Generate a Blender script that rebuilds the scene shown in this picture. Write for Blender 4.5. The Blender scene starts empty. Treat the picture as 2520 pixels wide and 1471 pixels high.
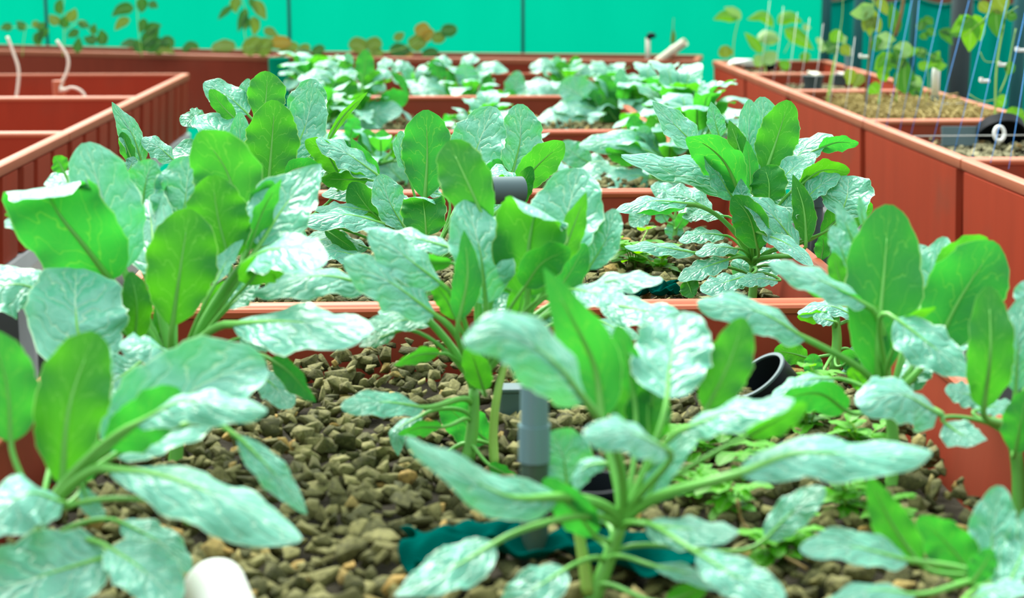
import bpy, bmesh, math, random
import numpy as np
from mathutils import Vector, Matrix, Quaternion
sc = bpy.context.scene
# ---------------------------------------------------------------- camera
cd = bpy.data.cameras.new('camera'); cam = bpy.data.objects.new('camera', cd)
sc.collection.objects.link(cam); sc.camera = cam
cam.location = (0, 0, 1.30)
cam.rotation_euler = (math.radians(90 - 11.5), 0, math.radians(-2.45))
cd.sensor_width = 36.0; cd.lens = 60.0; cd.clip_start = .05; cd.clip_end = 200
cd.dof.use_dof = True; cd.dof.focus_distance = 2.72; cd.dof.aperture_fstop = 5.0
# ---------------------------------------------------------------- daylight
wd = bpy.data.worlds.new('overcast_sky'); sc.world = wd; wd.use_nodes = True
bg = wd.node_tree.nodes['Background']; bg.inputs[0].default_value = (.90, 1.0, 1.0, 1); bg.inputs[1].default_value = 1.35
_t = wd.node_tree; _g = _t.nodes.new('ShaderNodeTexCoord'); _d = _t.nodes.new('ShaderNodeVectorMath'); _d.operation = 'DOT_PRODUCT'; _d.inputs[1].default_value = (-.10, .50, .86)
_r = _t.nodes.new('ShaderNodeMapRange'); _r.inputs[1].default_value = -.45; _r.inputs[2].default_value = .95; _r.inputs[3].default_value = .35; _r.inputs[4].default_value = 2.0
_t.links.new(_g.outputs['Generated'], _d.inputs[0]); _t.links.new(_d.outputs['Value'], _r.inputs[0]); _t.links.new(_r.outputs[0], bg.inputs[1])   # brighter overcast over the far side
sd = bpy.data.lights.new('sun', 'SUN'); sun = bpy.data.objects.new('sun', sd); sc.collection.objects.link(sun)
sd.energy = 6.0; sd.angle = math.radians(35); sd.color = (1.0, .97, .88)
sun.rotation_euler = Vector((.28, -.56, -.78)).to_track_quat('-Z', 'Y').to_euler()
sc.view_settings.view_transform = 'Standard'; sc.view_settings.look = 'None'
sc.view_settings.gamma = 1.0; sc.view_settings.exposure = 0.50; sc.view_settings.use_curve_mapping = False
random.seed(7); RNG = np.random.default_rng(11)
COL = sc.collection
# ---------------------------------------------------------------- helpers
def tag(o, label=None, cat=None, group=None, kind=None):
    for k, v in (('label', label), ('category', cat), ('group', group), ('kind', kind)):
        if v: o[k] = v
    return o
def empty(name, loc, label=None, cat=None, group=None):
    o = bpy.data.objects.new(name, None); COL.objects.link(o); o.location = loc; o.empty_display_size = .05
    return tag(o, label, cat, group)
def mesh_obj(name, verts, faces, mat, parent=None, smooth=True, uvs=None):
    me = bpy.data.meshes.new(name); me.from_pydata([tuple(v) for v in verts], [], faces)
    if mat: me.materials.append(mat)
    if smooth: me.polygons.foreach_set('use_smooth', [True] * len(me.polygons))
    if uvs is not None:
        lay = me.uv_layers.new(name='UVMap'); li = np.empty(len(me.loops), np.int32); me.loops.foreach_get('vertex_index', li)
        lay.data.foreach_set('uv', np.asarray(uvs, np.float32)[li].ravel())
    me.update(); o = bpy.data.objects.new(name, me); COL.objects.link(o)
    if parent: o.parent = parent
    return o
class MB:
    def __init__(s): s.v = []; s.f = []
    def add(s, v, f):
        b = len(s.v); s.v += [tuple(p) for p in v]; s.f += [tuple(i + b for i in q) for q in f]; return s
    def box(s, c, d, rot=None):
        x, y, z = (k / 2 for k in d); R = rot or Matrix.Identity(3)
        v = [Vector(c) + R @ Vector((sx * x, sy * y, sz * z)) for sx in (-1, 1) for sy in (-1, 1) for sz in (-1, 1)]
        return s.add(v, [(0, 1, 3, 2), (4, 6, 7, 5), (0, 4, 5, 1), (2, 3, 7, 6), (0, 2, 6, 4), (1, 5, 7, 3)])
    def tube(s, pts, rad, n=8, cap=True):
        pts = [Vector(p) for p in pts]; m = len(pts)
        rad = rad if isinstance(rad, (list, tuple)) else [rad] * m
        t0 = (pts[1] - pts[0]).normalized(); a = t0.orthogonal().normalized(); v = []
        for i, p in enumerate(pts):
            t = (pts[min(i + 1, m - 1)] - pts[max(i - 1, 0)])
            t = t.normalized() if t.length > 1e-9 else t0
            a = (a - t * a.dot(t)); a = a.normalized() if a.length > 1e-6 else t.orthogonal().normalized(); b = t.cross(a)
            for k in range(n):
                q = 2 * math.pi * k / n; v.append(p + (a * math.cos(q) + b * math.sin(q)) * rad[i])
        f = [(i * n + k, i * n + (k + 1) % n, (i + 1) * n + (k + 1) % n, (i + 1) * n + k) for i in range(m - 1) for k in range(n)]
        if cap: f += [tuple(range(n - 1, -1, -1)), tuple((m - 1) * n + k for k in range(n))]
        return s.add(v, f)
    def pipe(s, p0, p1, ro, ri, n=28):                     # an open pipe with a wall and a bore
        p0, p1 = Vector(p0), Vector(p1); t = (p1 - p0).normalized(); a = t.orthogonal().normalized(); b = t.cross(a); v = []
        for (p, r) in ((p0, ro), (p1, ro), (p1, ri), (p0, ri)):
            v += [p + (a * math.cos(2 * math.pi * k / n) + b * math.sin(2 * math.pi * k / n)) * r for k in range(n)]
        f = [((j % 4) * n + k, (j % 4) * n + (k + 1) % n, ((j + 1) % 4) * n + (k + 1) % n, ((j + 1) % 4) * n + k) for j in range(4) for k in range(n)]
        return s.add(v, f)
    def build(s, name, mat, parent=None, smooth=False): return mesh_obj(name, s.v, s.f, mat, parent, smooth)
def flat_edges(o, deg=35):
    me = o.data; me.polygons.foreach_set('use_smooth', [True] * len(me.polygons))
    try: me.set_sharp_from_angle(angle=math.radians(deg))
    except Exception: pass
    return o
def bevel(o, w=.004, n=2):
    m = o.modifiers.new('bevel', 'BEVEL'); m.width = w; m.segments = n; m.limit_method = 'ANGLE'; return o
# ---------------------------------------------------------------- materials
class NT:
    def __init__(s, name):
        s.m = bpy.data.materials.new(name); s.m.use_nodes = True; s.t = s.m.node_tree; s.t.nodes.clear()
        s.out = s.t.nodes.new('ShaderNodeOutputMaterial')
    def n(s, typ, props=None, **kw):
        nd = s.t.nodes.new('ShaderNode' + typ)
        for k, v in (props or {}).items(): setattr(nd, k, v)
        for k, v in kw.items():
            key = k.replace('_', ' ')
            inp = nd.inputs[int(k[1:])] if k[0] == 'i' and k[1:].isdigit() else nd.inputs[key]
            if hasattr(v, 'default_value') or hasattr(v, 'is_linked'): s.t.links.new(v, inp)
            else: inp.default_value = v
        return nd
    def math(s, op, a, b=0., c=0.): return s.n('Math', {'operation': op}, i0=a, i1=b, i2=c).outputs[0]
    def mix(s, f, a, b): 
        nd = s.n('Mix', {'data_type': 'RGBA'}); 
        for i, v in ((0, f), (6, a), (7, b)):
            if hasattr(v, 'is_linked'): s.t.links.new(v, nd.inputs[i])
            else: nd.inputs[i].default_value = v if not isinstance(v, tuple) else (*v, 1)[:4]
        return nd.outputs[2]
    def step(s, x, a, b):                                 # 0 at a, 1 at b
        nd = s.n('MapRange', {'interpolation_type': 'SMOOTHSTEP'}, i0=x, i1=a, i2=b, i3=0., i4=1.); return nd.outputs[0]
    def noise(s, scale, detail=3., vec=None, rough=.5):
        nd = s.n('TexNoise', Scale=scale, Detail=detail, Roughness=rough)
        if vec is not None: s.t.links.new(vec, nd.inputs['Vector'])
        return nd.outputs['Fac']
    def obj(s): return s.n('TexCoord').outputs['Object']
    def end(s, sh): s.t.links.new(sh, s.out.inputs['Surface']); return s.m
def rgb(*c): return (*c, 1)
def plain(name, col, rough=.5, var=.12, scale=12., spec=.4, metal=0., bump=0., bscale=60.):
    t = NT(name); o = t.obj(); f = t.noise(scale, 4., o)
    lo = tuple(k * (1 - var) for k in col); hi = tuple(min(1, k * (1 + var)) for k in col)
    p = t.n('BsdfPrincipled', Base_Color=t.mix(f, lo, hi), Roughness=rough, Metallic=metal); p.inputs['Specular IOR Level'].default_value = spec
    if bump: 
        b = t.n('Bump', Strength=bump, Distance=.004, Height=t.noise(bscale, 3., o)); t.t.links.new(b.outputs[0], p.inputs['Normal'])
    return t.end(p.outputs[0])
def red_plastic(name, col, stain):
    t = NT(name); o = t.obj()
    mp = t.n('Mapping', Vector=o, Scale=(9., 9., 1.2)); streak = t.noise(2.2, 4., mp.outputs[0], .6)
    blot = t.step(t.noise(3.1, 3., o), .52, .72)
    c = t.mix(streak, tuple(k * .82 for k in col), tuple(k * 1.15 for k in col))
    c = t.mix(t.math('MULTIPLY', blot, stain), c, (.16, .055, .03))
    p = t.n('BsdfPrincipled', Base_Color=c, Roughness=.55); p.inputs['Specular IOR Level'].default_value = .18
    b = t.n('Bump', Strength=.12, Distance=.004, Height=streak); t.t.links.new(b.outputs[0], p.inputs['Normal'])
    return t.end(p.outputs[0])
def brassica_leaf(name):
    t = NT(name); uv = t.n('UVMap').outputs[0]; s = t.n('SeparateXYZ', Vector=uv); oi = t.n('ObjectInfo').outputs['Random']
    wob = t.n('TexNoise', {'noise_dimensions': '2D'}, Vector=uv, Scale=5., Detail=2.).outputs['Fac']
    wob = t.math('MULTIPLY', t.math('SUBTRACT', wob, .5), .30)
    u = t.math('MULTIPLY_ADD', s.outputs[0], 2., -1.); v = t.math('ADD', s.outputs[1], wob)
    au = t.math('ABSOLUTE', t.math('MULTIPLY_ADD', wob, .25, u)); sg = t.math('SIGN', u)
    k = t.math('MULTIPLY_ADD', v, 6.2, t.math('MULTIPLY', t.math('POWER', au, .85), -1.75)); k = t.math('MULTIPLY_ADD', sg, .22, k)
    d = t.math('ABSOLUTE', t.math('SUBTRACT', t.math('FRACT', t.math('ADD', k, 20.)), .5))      # 0 on a side vein
    lat = t.math('MULTIPLY', t.step(d, .085, .02), t.step(au, 1.05, .45))
    mid = t.step(au, t.math('MULTIPLY_ADD', v, -.035, .052), .008)
    vd = t.n('TexVoronoi', {'voronoi_dimensions': '2D', 'feature': 'DISTANCE_TO_EDGE'}, Vector=t.n('Mapping', Vector=uv, Scale=(7., 12., 1.)).outputs[0], Scale=1.).outputs['Distance']
    net = t.math('MULTIPLY', t.step(vd, .07, .01), .14)
    vein = t.math('MAXIMUM', t.math('MAXIMUM', mid, t.math('MULTIPLY', lat, .8)), net)
    rim = t.step(au, .955, .99)
    cr = t.n('TexNoise', {'noise_dimensions': '2D'}, Vector=t.n('Mapping', Vector=uv, Scale=(2.6, 4.6, 1.)).outputs[0], Scale=1.0, Detail=2.2, Distortion=.7).outputs['Fac']
    puff = t.math('POWER', t.math('MINIMUM', t.math('MULTIPLY', d, 2.), 1.), .6)
    # upper side: waxy, blue-green, quilted between sunken veins
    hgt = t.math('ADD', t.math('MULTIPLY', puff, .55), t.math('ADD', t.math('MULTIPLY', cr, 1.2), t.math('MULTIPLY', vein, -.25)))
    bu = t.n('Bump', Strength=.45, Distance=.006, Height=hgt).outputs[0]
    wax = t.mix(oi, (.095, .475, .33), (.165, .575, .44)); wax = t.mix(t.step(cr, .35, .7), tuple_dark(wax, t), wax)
    top = t.mix(t.math('MULTIPLY', vein, .75), wax, (.55, .80, .58)); top = t.mix(rim, top, (.55, .82, .55))
    pu = t.n('BsdfPrincipled', Base_Color=top, Roughness=.36, Normal=bu); pu.inputs['Specular IOR Level'].default_value = 1.0
    pu.inputs['Sheen Weight'].default_value = .25; pu.inputs['Sheen Roughness'].default_value = .5; pu.inputs['Sheen Tint'].default_value = (.85, 1, 1, 1)
    tu = t.n('BsdfTranslucent', Color=t.mix(vein, (.08, .50, .05), (.2, .6, .1)))
    up = t.n('MixShader', i0=.28, i1=pu.outputs[0], i2=tu.outputs[0]).outputs[0]
    # underside: matt mid green with raised pale veins, glowing where light comes through
    bd = t.n('Bump', Strength=.35, Distance=.004, Height=t.math('ADD', vein, t.math('MULTIPLY', cr, .5))).outputs[0]
    grn = t.mix(oi, (.016, .20, .032), (.036, .26, .070)); und = t.mix(t.math('MULTIPLY', vein, .7), grn, (.14, .42, .10)); und = t.mix(rim, und, (.45, .7, .25))
    pd = t.n('BsdfPrincipled', Base_Color=und, Roughness=.6, Normal=bd); pd.inputs['Specular IOR Level'].default_value = .3
    td = t.n('BsdfTranslucent', Color=t.mix(t.math('MULTIPLY', vein, .6), t.mix(oi, (.085, .40, .006), (.030, .37, .03)), (.14, .46, .03)))
    dn = t.n('MixShader', i0=.5, i1=pd.outputs[0], i2=td.outputs[0]).outputs[0]
    return t.end(t.n('MixShader', i0=t.n('NewGeometry').outputs['Backfacing'], i1=up, i2=dn).outputs[0])
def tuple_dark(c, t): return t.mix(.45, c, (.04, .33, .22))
def thin_leaf(name, col, tr):
    t = NT(name); o = t.n('UVMap').outputs[0]; f = t.noise(9., 3., o); s = t.n('SeparateXYZ', Vector=o)
    mid = t.step(t.math('ABSOLUTE', t.math('SUBTRACT', s.outputs[0], .5)), .06, .015)
    c = t.mix(f, tuple(k * .75 for k in col), tuple(min(1, k * 1.25) for k in col)); c = t.mix(t.math('MULTIPLY', mid, .4), c, (.5, .65, .3))
    p = t.n('BsdfPrincipled', Base_Color=c, Roughness=.5); p.inputs['Specular IOR Level'].default_value = .45
    return t.end(t.n('MixShader', i0=.45, i1=p.outputs[0], i2=t.n('BsdfTranslucent', Color=rgb(*tr)).outputs[0]).outputs[0])
def stone_mat(name, lo, hi, tan):
    t = NT(name); at = t.n('Attribute', {'attribute_name': 'tone'}).outputs['Fac']; o = t.obj()
    f = t.noise(190., 4., o, .7); c = t.mix(at, lo, hi); c = t.mix(t.step(at, .92, .98), c, tan)
    c = t.mix(t.math('MULTIPLY', t.step(f, .48, .66), .55), c, (.035, .036, .022)); c = t.mix(t.math('MULTIPLY', t.step(f, .46, .32), .35), c, (.30, .28, .13))
    p = t.n('BsdfPrincipled', Base_Color=c, Roughness=.85); p.inputs['Specular IOR Level'].default_value = .25
    b = t.n('Bump', Strength=.8, Distance=.003, Height=f); t.t.links.new(b.outputs[0], p.inputs['Normal'])
    return t.end(p.outputs[0])
def net_mat(name, c0, c1, tr):
    t = NT(name); o = t.obj(); f = t.noise(1.3, 4., o); g = t.noise(6., 3., t.n('Mapping', Vector=o, Scale=(1., 1., .25)).outputs[0])
    c = t.mix(t.math('MULTIPLY_ADD', g, .5, t.math('MULTIPLY', f, .5)), c0, c1)
    w = t.n('TexWave', {'bands_direction': 'Z'}, Vector=o, Scale=160.).outputs['Fac']
    b = t.n('Bump', Strength=.15, Distance=.002, Height=w).outputs[0]
    d = t.n('BsdfDiffuse', Color=c, Normal=b).outputs[0]
    return t.end(t.n('MixShader', i0=.5, i1=d, i2=t.n('BsdfTranslucent', Color=rgb(*tr)).outputs[0]).outputs[0])
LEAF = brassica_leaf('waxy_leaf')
STEM = plain('pale_green_stalk', (.125, .42, .065), .4, .25, 30., .5)
VSTEM = plain('thin_green_stem', (.28, .50, .09), .5, .2, 20.)
BROWN = plain('brown_stick', (.17, .11, .03), .7, .3, 25.)
PAL = {'D': thin_leaf('dark_green_leaf', (.025, .14, .02), (.06, .26, .005)), 'Y': thin_leaf('olive_yellow_leaf', (.17, .26, .03), (.22, .34, .01)),
       'L': thin_leaf('lime_leaf', (.10, .38, .015), (.20, .52, .0)), 'G': thin_leaf('pale_green_leaf', (.28, .52, .17), (.26, .52, .05)),
       'O': thin_leaf('orange_brown_leaf', (.40, .27, .02), (.42, .26, .01))}
WEED = thin_leaf('weed_leaf', (.09, .40, .015), (.20, .58, .0))
RED = red_plastic('red_tray_plastic', (.29, .034, .012), .25)
REDR = red_plastic('red_tray_plastic_stained', (.31, .036, .012), .6)
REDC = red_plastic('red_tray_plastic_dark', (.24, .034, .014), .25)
RIMC = plain('red_rim_plastic', (.40, .085, .034), .5, .12, 9., .3)
RIMM = plain('faded_rim_plastic', (.42, .125, .06), .5, .15, 9., .4)
PVC = plain('grey_pipe_plastic', (.045, .085, .065), .35, .08, 4., .5)
PVCL = plain('pale_grey_pipe_plastic', (.13, .23, .26), .3, .08, 4., .5)
WHITE = plain('white_pipe_plastic', (.80, .82, .80), .35, .05, 4., .5)
BLACK = plain('black_plastic', (.005, .008, .012), .6, .2, 8., .15)
DGREY = plain('dark_grey_plastic', (.05, .075, .085), .45, .2, 8.)
SLATE = plain('slate_grey_plastic', (.07, .12, .13), .5, .15, 8.)
HOSE = plain('cream_hose_rubber', (.66, .60, .50), .5, .08, 6.)
CREAM = plain('cream_pipe_plastic', (.82, .78, .60), .45, .08, 6.)
STEEL = plain('galvanised_steel', (.50, .54, .54), .5, .12, 10., .5, .0)
SOIL = plain('dark_wet_grit', (.030, .026, .016), .95, .4, 60., .2, 0., .8, 90.)
DRY = plain('dry_straw_moss', (.34, .27, .10), .9, .5, 40., .2, 0., 1., 80.)
POST = plain('dark_post_paint', (.015, .11, .115), .5, .2, 6.)
PGREY = plain('grey_post_paint', (.045, .065, .07), .5, .2, 6.)
STRING = plain('blue_string', (.02, .22, .62), .6, .1, 6.)
TWINE = plain('white_twine', (.62, .64, .62), .7, .1, 6.)
CLOTH = net_mat('teal_cloth_weave', (.0, .035, .03), (.0, .17, .14), (.0, .10, .08))
NETA = net_mat('green_net_weave', (.0, .22, .14), (.004, .50, .30), (.0, .42, .25))
NETB = net_mat('teal_net_weave', (.0, .20, .15), (.0, .29, .22), (.0, .20, .15))
STONE = stone_mat('olive_gravel_stone', (.048, .050, .014), (.24, .225, .085), (.34, .22, .06))
STONE2 = stone_mat('tan_gravel_stone', (.13, .125, .06), (.36, .33, .19), (.40, .26, .10))
# ---------------------------------------------------------------- floor, far wall
m = MB(); m.box((1, 6, -.05), (24, 22, .1)); tag(m.build('floor', plain('dark_concrete', (.045, .045, .042), .9, .3, 3.)), kind='structure')
m = MB(); a = Vector((2.806, 11.053, 0.995)); m.box((a.x + 2.2, a.y + .8, 1.2), (6.5, .15, 2.4)); tag(m.build('wall_back', plain('brown_brick_wall', (.20, .07, .04), .8, .3, 5.)), kind='structure')
# ---------------------------------------------------------------- trays
def ring(c, off, z):                                     # corners moved inward by off (negative: outward)
    cx = sum(p[0] for p in c) / 4; cy = sum(p[1] for p in c) / 4; out = []
    for i in range(4):
        p = Vector(c[i][:2]); a = (Vector(c[i - 1][:2]) - p).normalized(); b = (Vector(c[(i + 1) % 4][:2]) - p).normalized()
        q = p + (a + b) * off; out.append((q.x, q.y, z))
    return out
def tray(c, depth, label, group, mat=RED, panels=(), z=.80, rim=RIMM, rw=.026):
    """c: near-left, near-right, far-right, far-left corners of the rim. panels: (side, count)."""
    cen = (sum(p[0] for p in c) / 4, sum(p[1] for p in c) / 4, z - depth)
    root = empty('grow_tray', cen, label, 'planting tray', group); o = Vector(cen)
    c = [Vector((p[0], p[1])) - o.xy for p in c]; zt = depth
    def loft(rings, close):
        v = [p for r in rings for p in r]; f = []
        for j in range(len(rings) - 1):
            for i in range(4): f.append((j * 4 + i, j * 4 + (i + 1) % 4, (j + 1) * 4 + (i + 1) % 4, (j + 1) * 4 + i))
        if close: f.append((3, 2, 1, 0)); k = (len(rings) - 1) * 4; f.append((k, k + 1, k + 2, k + 3))
        return v, f
    v, f = loft([ring(c, .030, 0), ring(c, .012, zt - .004), ring(c, rw - .002, zt - .004), ring(c, .042, .012)], True)
    bevel(mesh_obj('tray_shell', v, f, mat, root, False), .004, 2)
    v, f = loft([ring(c, .004, zt - .028), ring(c, 0, zt - .024), ring(c, 0, zt - .003), ring(c, .004, zt), ring(c, rw, zt), ring(c, rw + .003, zt - .004), ring(c, rw + .001, zt - .012), ring(c, .008, zt - .014), ring(c, .004, zt - .028)], False)
    flat_edges(mesh_obj('rim', v, f, rim, root, True), 50)
    for side, n, gap in panels:                           # raised sheets on an outer wall, dark gaps between them
        a, b = Vector((*c[side], 0)), Vector((*c[(side + 1) % 4], 0)); d = (b - a); L = d.length; d.normalize(); nrm = Vector((d.y, -d.x, 0))
        cuts = [0] + [(i + RNG.uniform(-.16, .16)) / n for i in range(1, n)] + [1]
        for i in range(n):
            s0, s1 = cuts[i] * L + gap / 2 + .012, cuts[i + 1] * L - gap / 2 - .012; th = .012 + .004 * RNG.random()
            vv = []
            for s, k in ((s0, 0), (s0 + .008, 1), (s1 - .008, 1), (s1, 0)):
                for zz, off in ((.004, .026), (zt - .03, .014)):
                    vv.append(a + d * s - nrm * (off - k * th) + Vector((0, 0, zz)))
            mesh_obj('side_panel', vv, [(0, 2, 3, 1), (2, 4, 5, 3), (4, 6, 7, 5), (1, 3, 5, 7), (6, 4, 2, 0)], mat, root, False)
    return root
CY = [1.17, 2.420, 3.615, 4.860, 6.050, 7.230]
CN = ['front red tray of the middle row, full of bare gravel', 'second red tray of the middle row, its rim crossing mid picture', 'third red tray of the middle row, filled by bluish plants',
      'fourth red tray of the middle row, behind the grey pipe end', 'last red tray of the middle row, nearest the far bed']
for i in range(5):
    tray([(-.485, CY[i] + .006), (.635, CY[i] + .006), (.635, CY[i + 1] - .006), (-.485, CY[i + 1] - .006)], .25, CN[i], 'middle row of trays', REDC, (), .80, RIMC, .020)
LY = [3.70, 4.873, 6.075, 7.262]
LN = ['red tray of the side row beside the steel stand legs, nearest the camera', 'empty red side tray between the nearest and the hose tray', 'red side tray with two white hoses rising from it']
for i in range(3):
    tray([(-2.15, LY[i] + .005), (-1.045, LY[i] + .005), (-1.045, LY[i + 1] - .005), (-2.15, LY[i + 1] - .005)], .25, LN[i], 'side row of ribbed trays', RED, [(1, 6, .012)])
RY = [2.85, 4.142, 5.131, 6.262, 7.15, 8.02]
RN = ['stained red tray nearest the camera in the stringed row, empty', 'stained red tray holding a slate slab and a black saucer', 'stained red tray with straw moss and a white-topped pipe', 'stained red tray with two small pots on grit', 'stained red tray with seedlings, at the far corner']
for i in range(5):
    tray([(1.285, RY[i] + .005), (1.83, RY[i] + .005), (1.83, RY[i + 1] - .005), (1.285, RY[i + 1] - .005)], .33, RN[i], 'row of trays with blue strings', REDR, [(3, 1, .02)])
bk = Vector((-.402, -.914, 0)) * -1
def back(a, b, dep, label, n):
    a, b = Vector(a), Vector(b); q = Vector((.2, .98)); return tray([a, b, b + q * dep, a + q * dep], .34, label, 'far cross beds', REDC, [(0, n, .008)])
back((-2.75, 9.28), (-.80, 8.472), .42, 'long red bed against the far net, on the hose tray side', 1)
back((-.755, 8.456), (1.222, 8.046), .42, 'long red bed against the far net, between the two teal gaps', 1)
p = Vector((-0.768, 8.324, 0.784)); r = empty('wrapped_post', (p.x, p.y, 0), 'teal cloth-wrapped post standing between the two far red beds', 'post')
m = MB(); m.tube([(0, 0, 0), (0, 0, .40), (0, 0, .795)], [.052, .05, .05], 16); flat_edges(m.build('wrap', NETA, r)); m = MB(); m.tube([(0, 0, .795), (0, 0, .80)], .046, 16); m.build('cap', NETA, r)
# stands that carry the trays
def stand(x0, x1, y0, y1, zt, ys, label):
    r = empty('steel_stand', ((x0 + x1) / 2, (y0 + y1) / 2, 0), label, 'stand', 'steel stands under the trays'); o = Vector(r.location)
    for x in (x0, x1):
        m = MB(); m.box(Vector((x, (y0 + y1) / 2, zt - .02)) - o, (.035, y1 - y0, .04)); m.build('rail', STEEL, r)
    for y in ys:
        m = MB(); m.box(Vector(((x0 + x1) / 2, y, zt - .03)) - o, (x1 - x0 - .04, .03, .04)); m.build('cross_bar', STEEL, r)
        for x in (x0, x1):
            m = MB(); m.box(Vector((x, y, (zt - .05) / 2)) - o, (.036, .036, zt - .05)); m.build('leg', STEEL, r)
stand(-2.08, -1.065, 3.72, 7.24, .55, (3.85, 4.35, 4.75, 5.4, 6.2, 7.1), 'grey steel stand carrying the ribbed side trays')
stand(-.43, .575, 1.26, 7.20, .55, (1.4, 2.42, 3.61, 4.86, 6.05, 7.1), 'grey steel stand hidden below the middle row of trays')
stand(1.33, 1.79, 2.9, 7.95, .47, (3.0, 4.14, 5.13, 6.26, 7.15, 7.9), 'grey steel stand below the stringed tray row')
for a, b, lb in (((-2.6, 9.38), (-.95, 8.68), 'grey steel trestle below the far bed on the hose side'), ((-.62, 8.60), (1.12, 8.24), 'grey steel trestle below the far bed between the gaps')):
    r = empty('steel_stand', (*((Vector(a) + Vector(b)) / 2), 0), lb, 'stand', 'steel stands under the trays'); o = Vector(r.location)
    d = (Vector(b) - Vector(a)).normalized(); rot = Matrix.Rotation(math.atan2(d.y, d.x), 3, 'Z')
    for q in (.0, .26):
        p = (Vector(a) + Vector(b)) / 2 + Vector((.2, .98)) * q
        m = MB(); m.box(Vector((*p, .44)) - o, ((Vector(b) - Vector(a)).length, .04, .04), rot); m.build('rail', STEEL, r)
        for e in (a, b):
            p = Vector(e) + Vector((.2, .98)) * q
            m = MB(); m.box(Vector((*p, .21)) - o, (.04, .04, .42)); m.build('leg', STEEL, r)
# ---------------------------------------------------------------- gravel
def stone_variants(n, k):
    out = []
    for i in range(n):
        bm = bmesh.new(); r = np.random.default_rng(100 + i); ax = np.array([1, r.uniform(.6, .95), r.uniform(.42, .75)])
        for _ in range(k):
            d = r.normal(size=3); d /= np.linalg.norm(d); d = np.sign(d) * np.abs(d) ** .6; bm.verts.new(d * ax * r.uniform(.85, 1.1))
        h = bmesh.ops.convex_hull(bm, input=bm.verts); bmesh.ops.delete(bm, geom=[e for e in h['geom_interior'] if isinstance(e, bmesh.types.BMVert)], context='VERTS')
        bmesh.ops.bevel(bm, geom=list(bm.edges), offset=.03, segments=1, affect='EDGES', clamp_overlap=True)
        bmesh.ops.triangulate(bm, faces=bm.faces); bm.verts.ensure_lookup_table()
        for j, vv in enumerate(bm.verts): vv.index = j
        out.append((np.array([v.co[:] for v in bm.verts]), np.array([[v.index for v in f.verts] for f in bm.faces]))); bm.free()
    return out
SV = stone_variants(12, 10); SVF = stone_variants(5, 9)
def hgt(x, y): return .008 * math.sin(7 * x + 1.3) * math.cos(5 * y) + .006 * math.sin(17 * x + 9 * y)
def gravel(x0, x1, y0, y1, z, size, label, mat, var=SV, mound=None, layers=2, dens=1.0):
    V = []; Fc = []; T = []; nb = 0; r = np.random.default_rng(int(y0 * 100 + x0 * 7 + 55))
    st = size * 1.08 / dens
    for L in range(layers):
        for gx in np.arange(x0, x1, st):
            for gy in np.arange(y0, y1, st):
                x = gx + r.uniform(-.6, .6) * st + L * st / 2; y = gy + r.uniform(-.6, .6) * st + L * st / 2
                s = size * r.choice([.55, .8, 1., 1.25], p=[.32, .33, .23, .12]) * r.uniform(.85, 1.1)
                if x < x0 + s or x > x1 - s or y < y0 + s or y > y1 - s: continue
                vv, ff = var[r.integers(len(var))]
                q = Quaternion(r.normal(size=4)).normalized().to_matrix()
                zz = z + hgt(x, y) - size * .35 * (layers - 1 - L) + r.uniform(-.25, .2) * size
                if mound: zz += mound(x, y)
                p = vv @ np.array(q).T * (s * np.array([1, 1, .8])) * .68 + np.array([x, y, zz])
                V.append(p); Fc.append(ff + nb); nb += len(vv); T.append(np.full(len(vv), r.random() ** 1.2))
    V = np.concatenate(V); Fc = np.concatenate(Fc); T = np.concatenate(T)
    me = bpy.data.meshes.new('gravel'); me.vertices.add(len(V)); me.vertices.foreach_set('co', V.astype(np.float32).ravel())
    me.loops.add(len(Fc) * 3); me.loops.foreach_set('vertex_index', Fc.astype(np.int32).ravel())
    me.polygons.add(len(Fc)); me.polygons.foreach_set('loop_start', np.arange(0, len(Fc) * 3, 3, dtype=np.int32))
    a = me.attributes.new('tone', 'FLOAT', 'POINT'); a.data.foreach_set('value', T.astype(np.float32))
    me.materials.append(mat); me.update(); me.validate()
    o = bpy.data.objects.new('gravel', me); COL.objects.link(o); return tag(o, label, 'gravel', None, 'stuff')
def grit(x0, x1, y0, y1, z, zb, label):                  # the fill that the loose stones lie on
    m = MB(); m.box(((x0 + x1) / 2, (y0 + y1) / 2, (z + zb) / 2), (x1 - x0, y1 - y0, z - zb)); return tag(m.build('soil_fill', SOIL), label, 'soil', None, 'stuff')
md1 = lambda x, y: .020 * math.exp(-((x + .05) ** 2 / .05 + (y - 2.36) ** 2 / .03)) 
mats = [(STONE, .0235, SV, 2), (STONE, .0235, SV, 2), (STONE, .022, SVF, 1), (STONE, .022, SVF, 1), (STONE, .022, SVF, 1)]
GL = ['olive grey crushed stone in the front tray', 'olive grey crushed stone in the second tray, behind the long rim', 'crushed stone under the bluish plants of the third tray', 'crushed stone in the fourth middle tray', 'crushed stone in the last middle tray']
for i in range(5):
    mt, sz, vr, ly = mats[i]
    gravel(-.44, .59, CY[i] + .040, CY[i + 1] - .038, .727, sz, GL[i], mt, vr, md1 if i == 0 else None, ly)
    grit(-.43, .575, CY[i] + .06, CY[i + 1] - .06, .700, .57, GL[i].replace('crushed stone', 'dark grit below the stones'))
for i, lb in ((1, 'pale grit around the slate slab'), (2, 'pale grit with moss around the white-topped pipe'), (3, 'pale grit under the two pots'), (4, 'pale grit under the seedlings')):
    gravel(1.335, 1.78, RY[i] + .06, RY[i + 1] - .06, .748, .024, lb, STONE2, SVF, None, 1)
    grit(1.345, 1.77, RY[i] + .06, RY[i + 1] - .06, .735, .50, lb.replace('pale grit', 'dark soil bed'))
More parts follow.
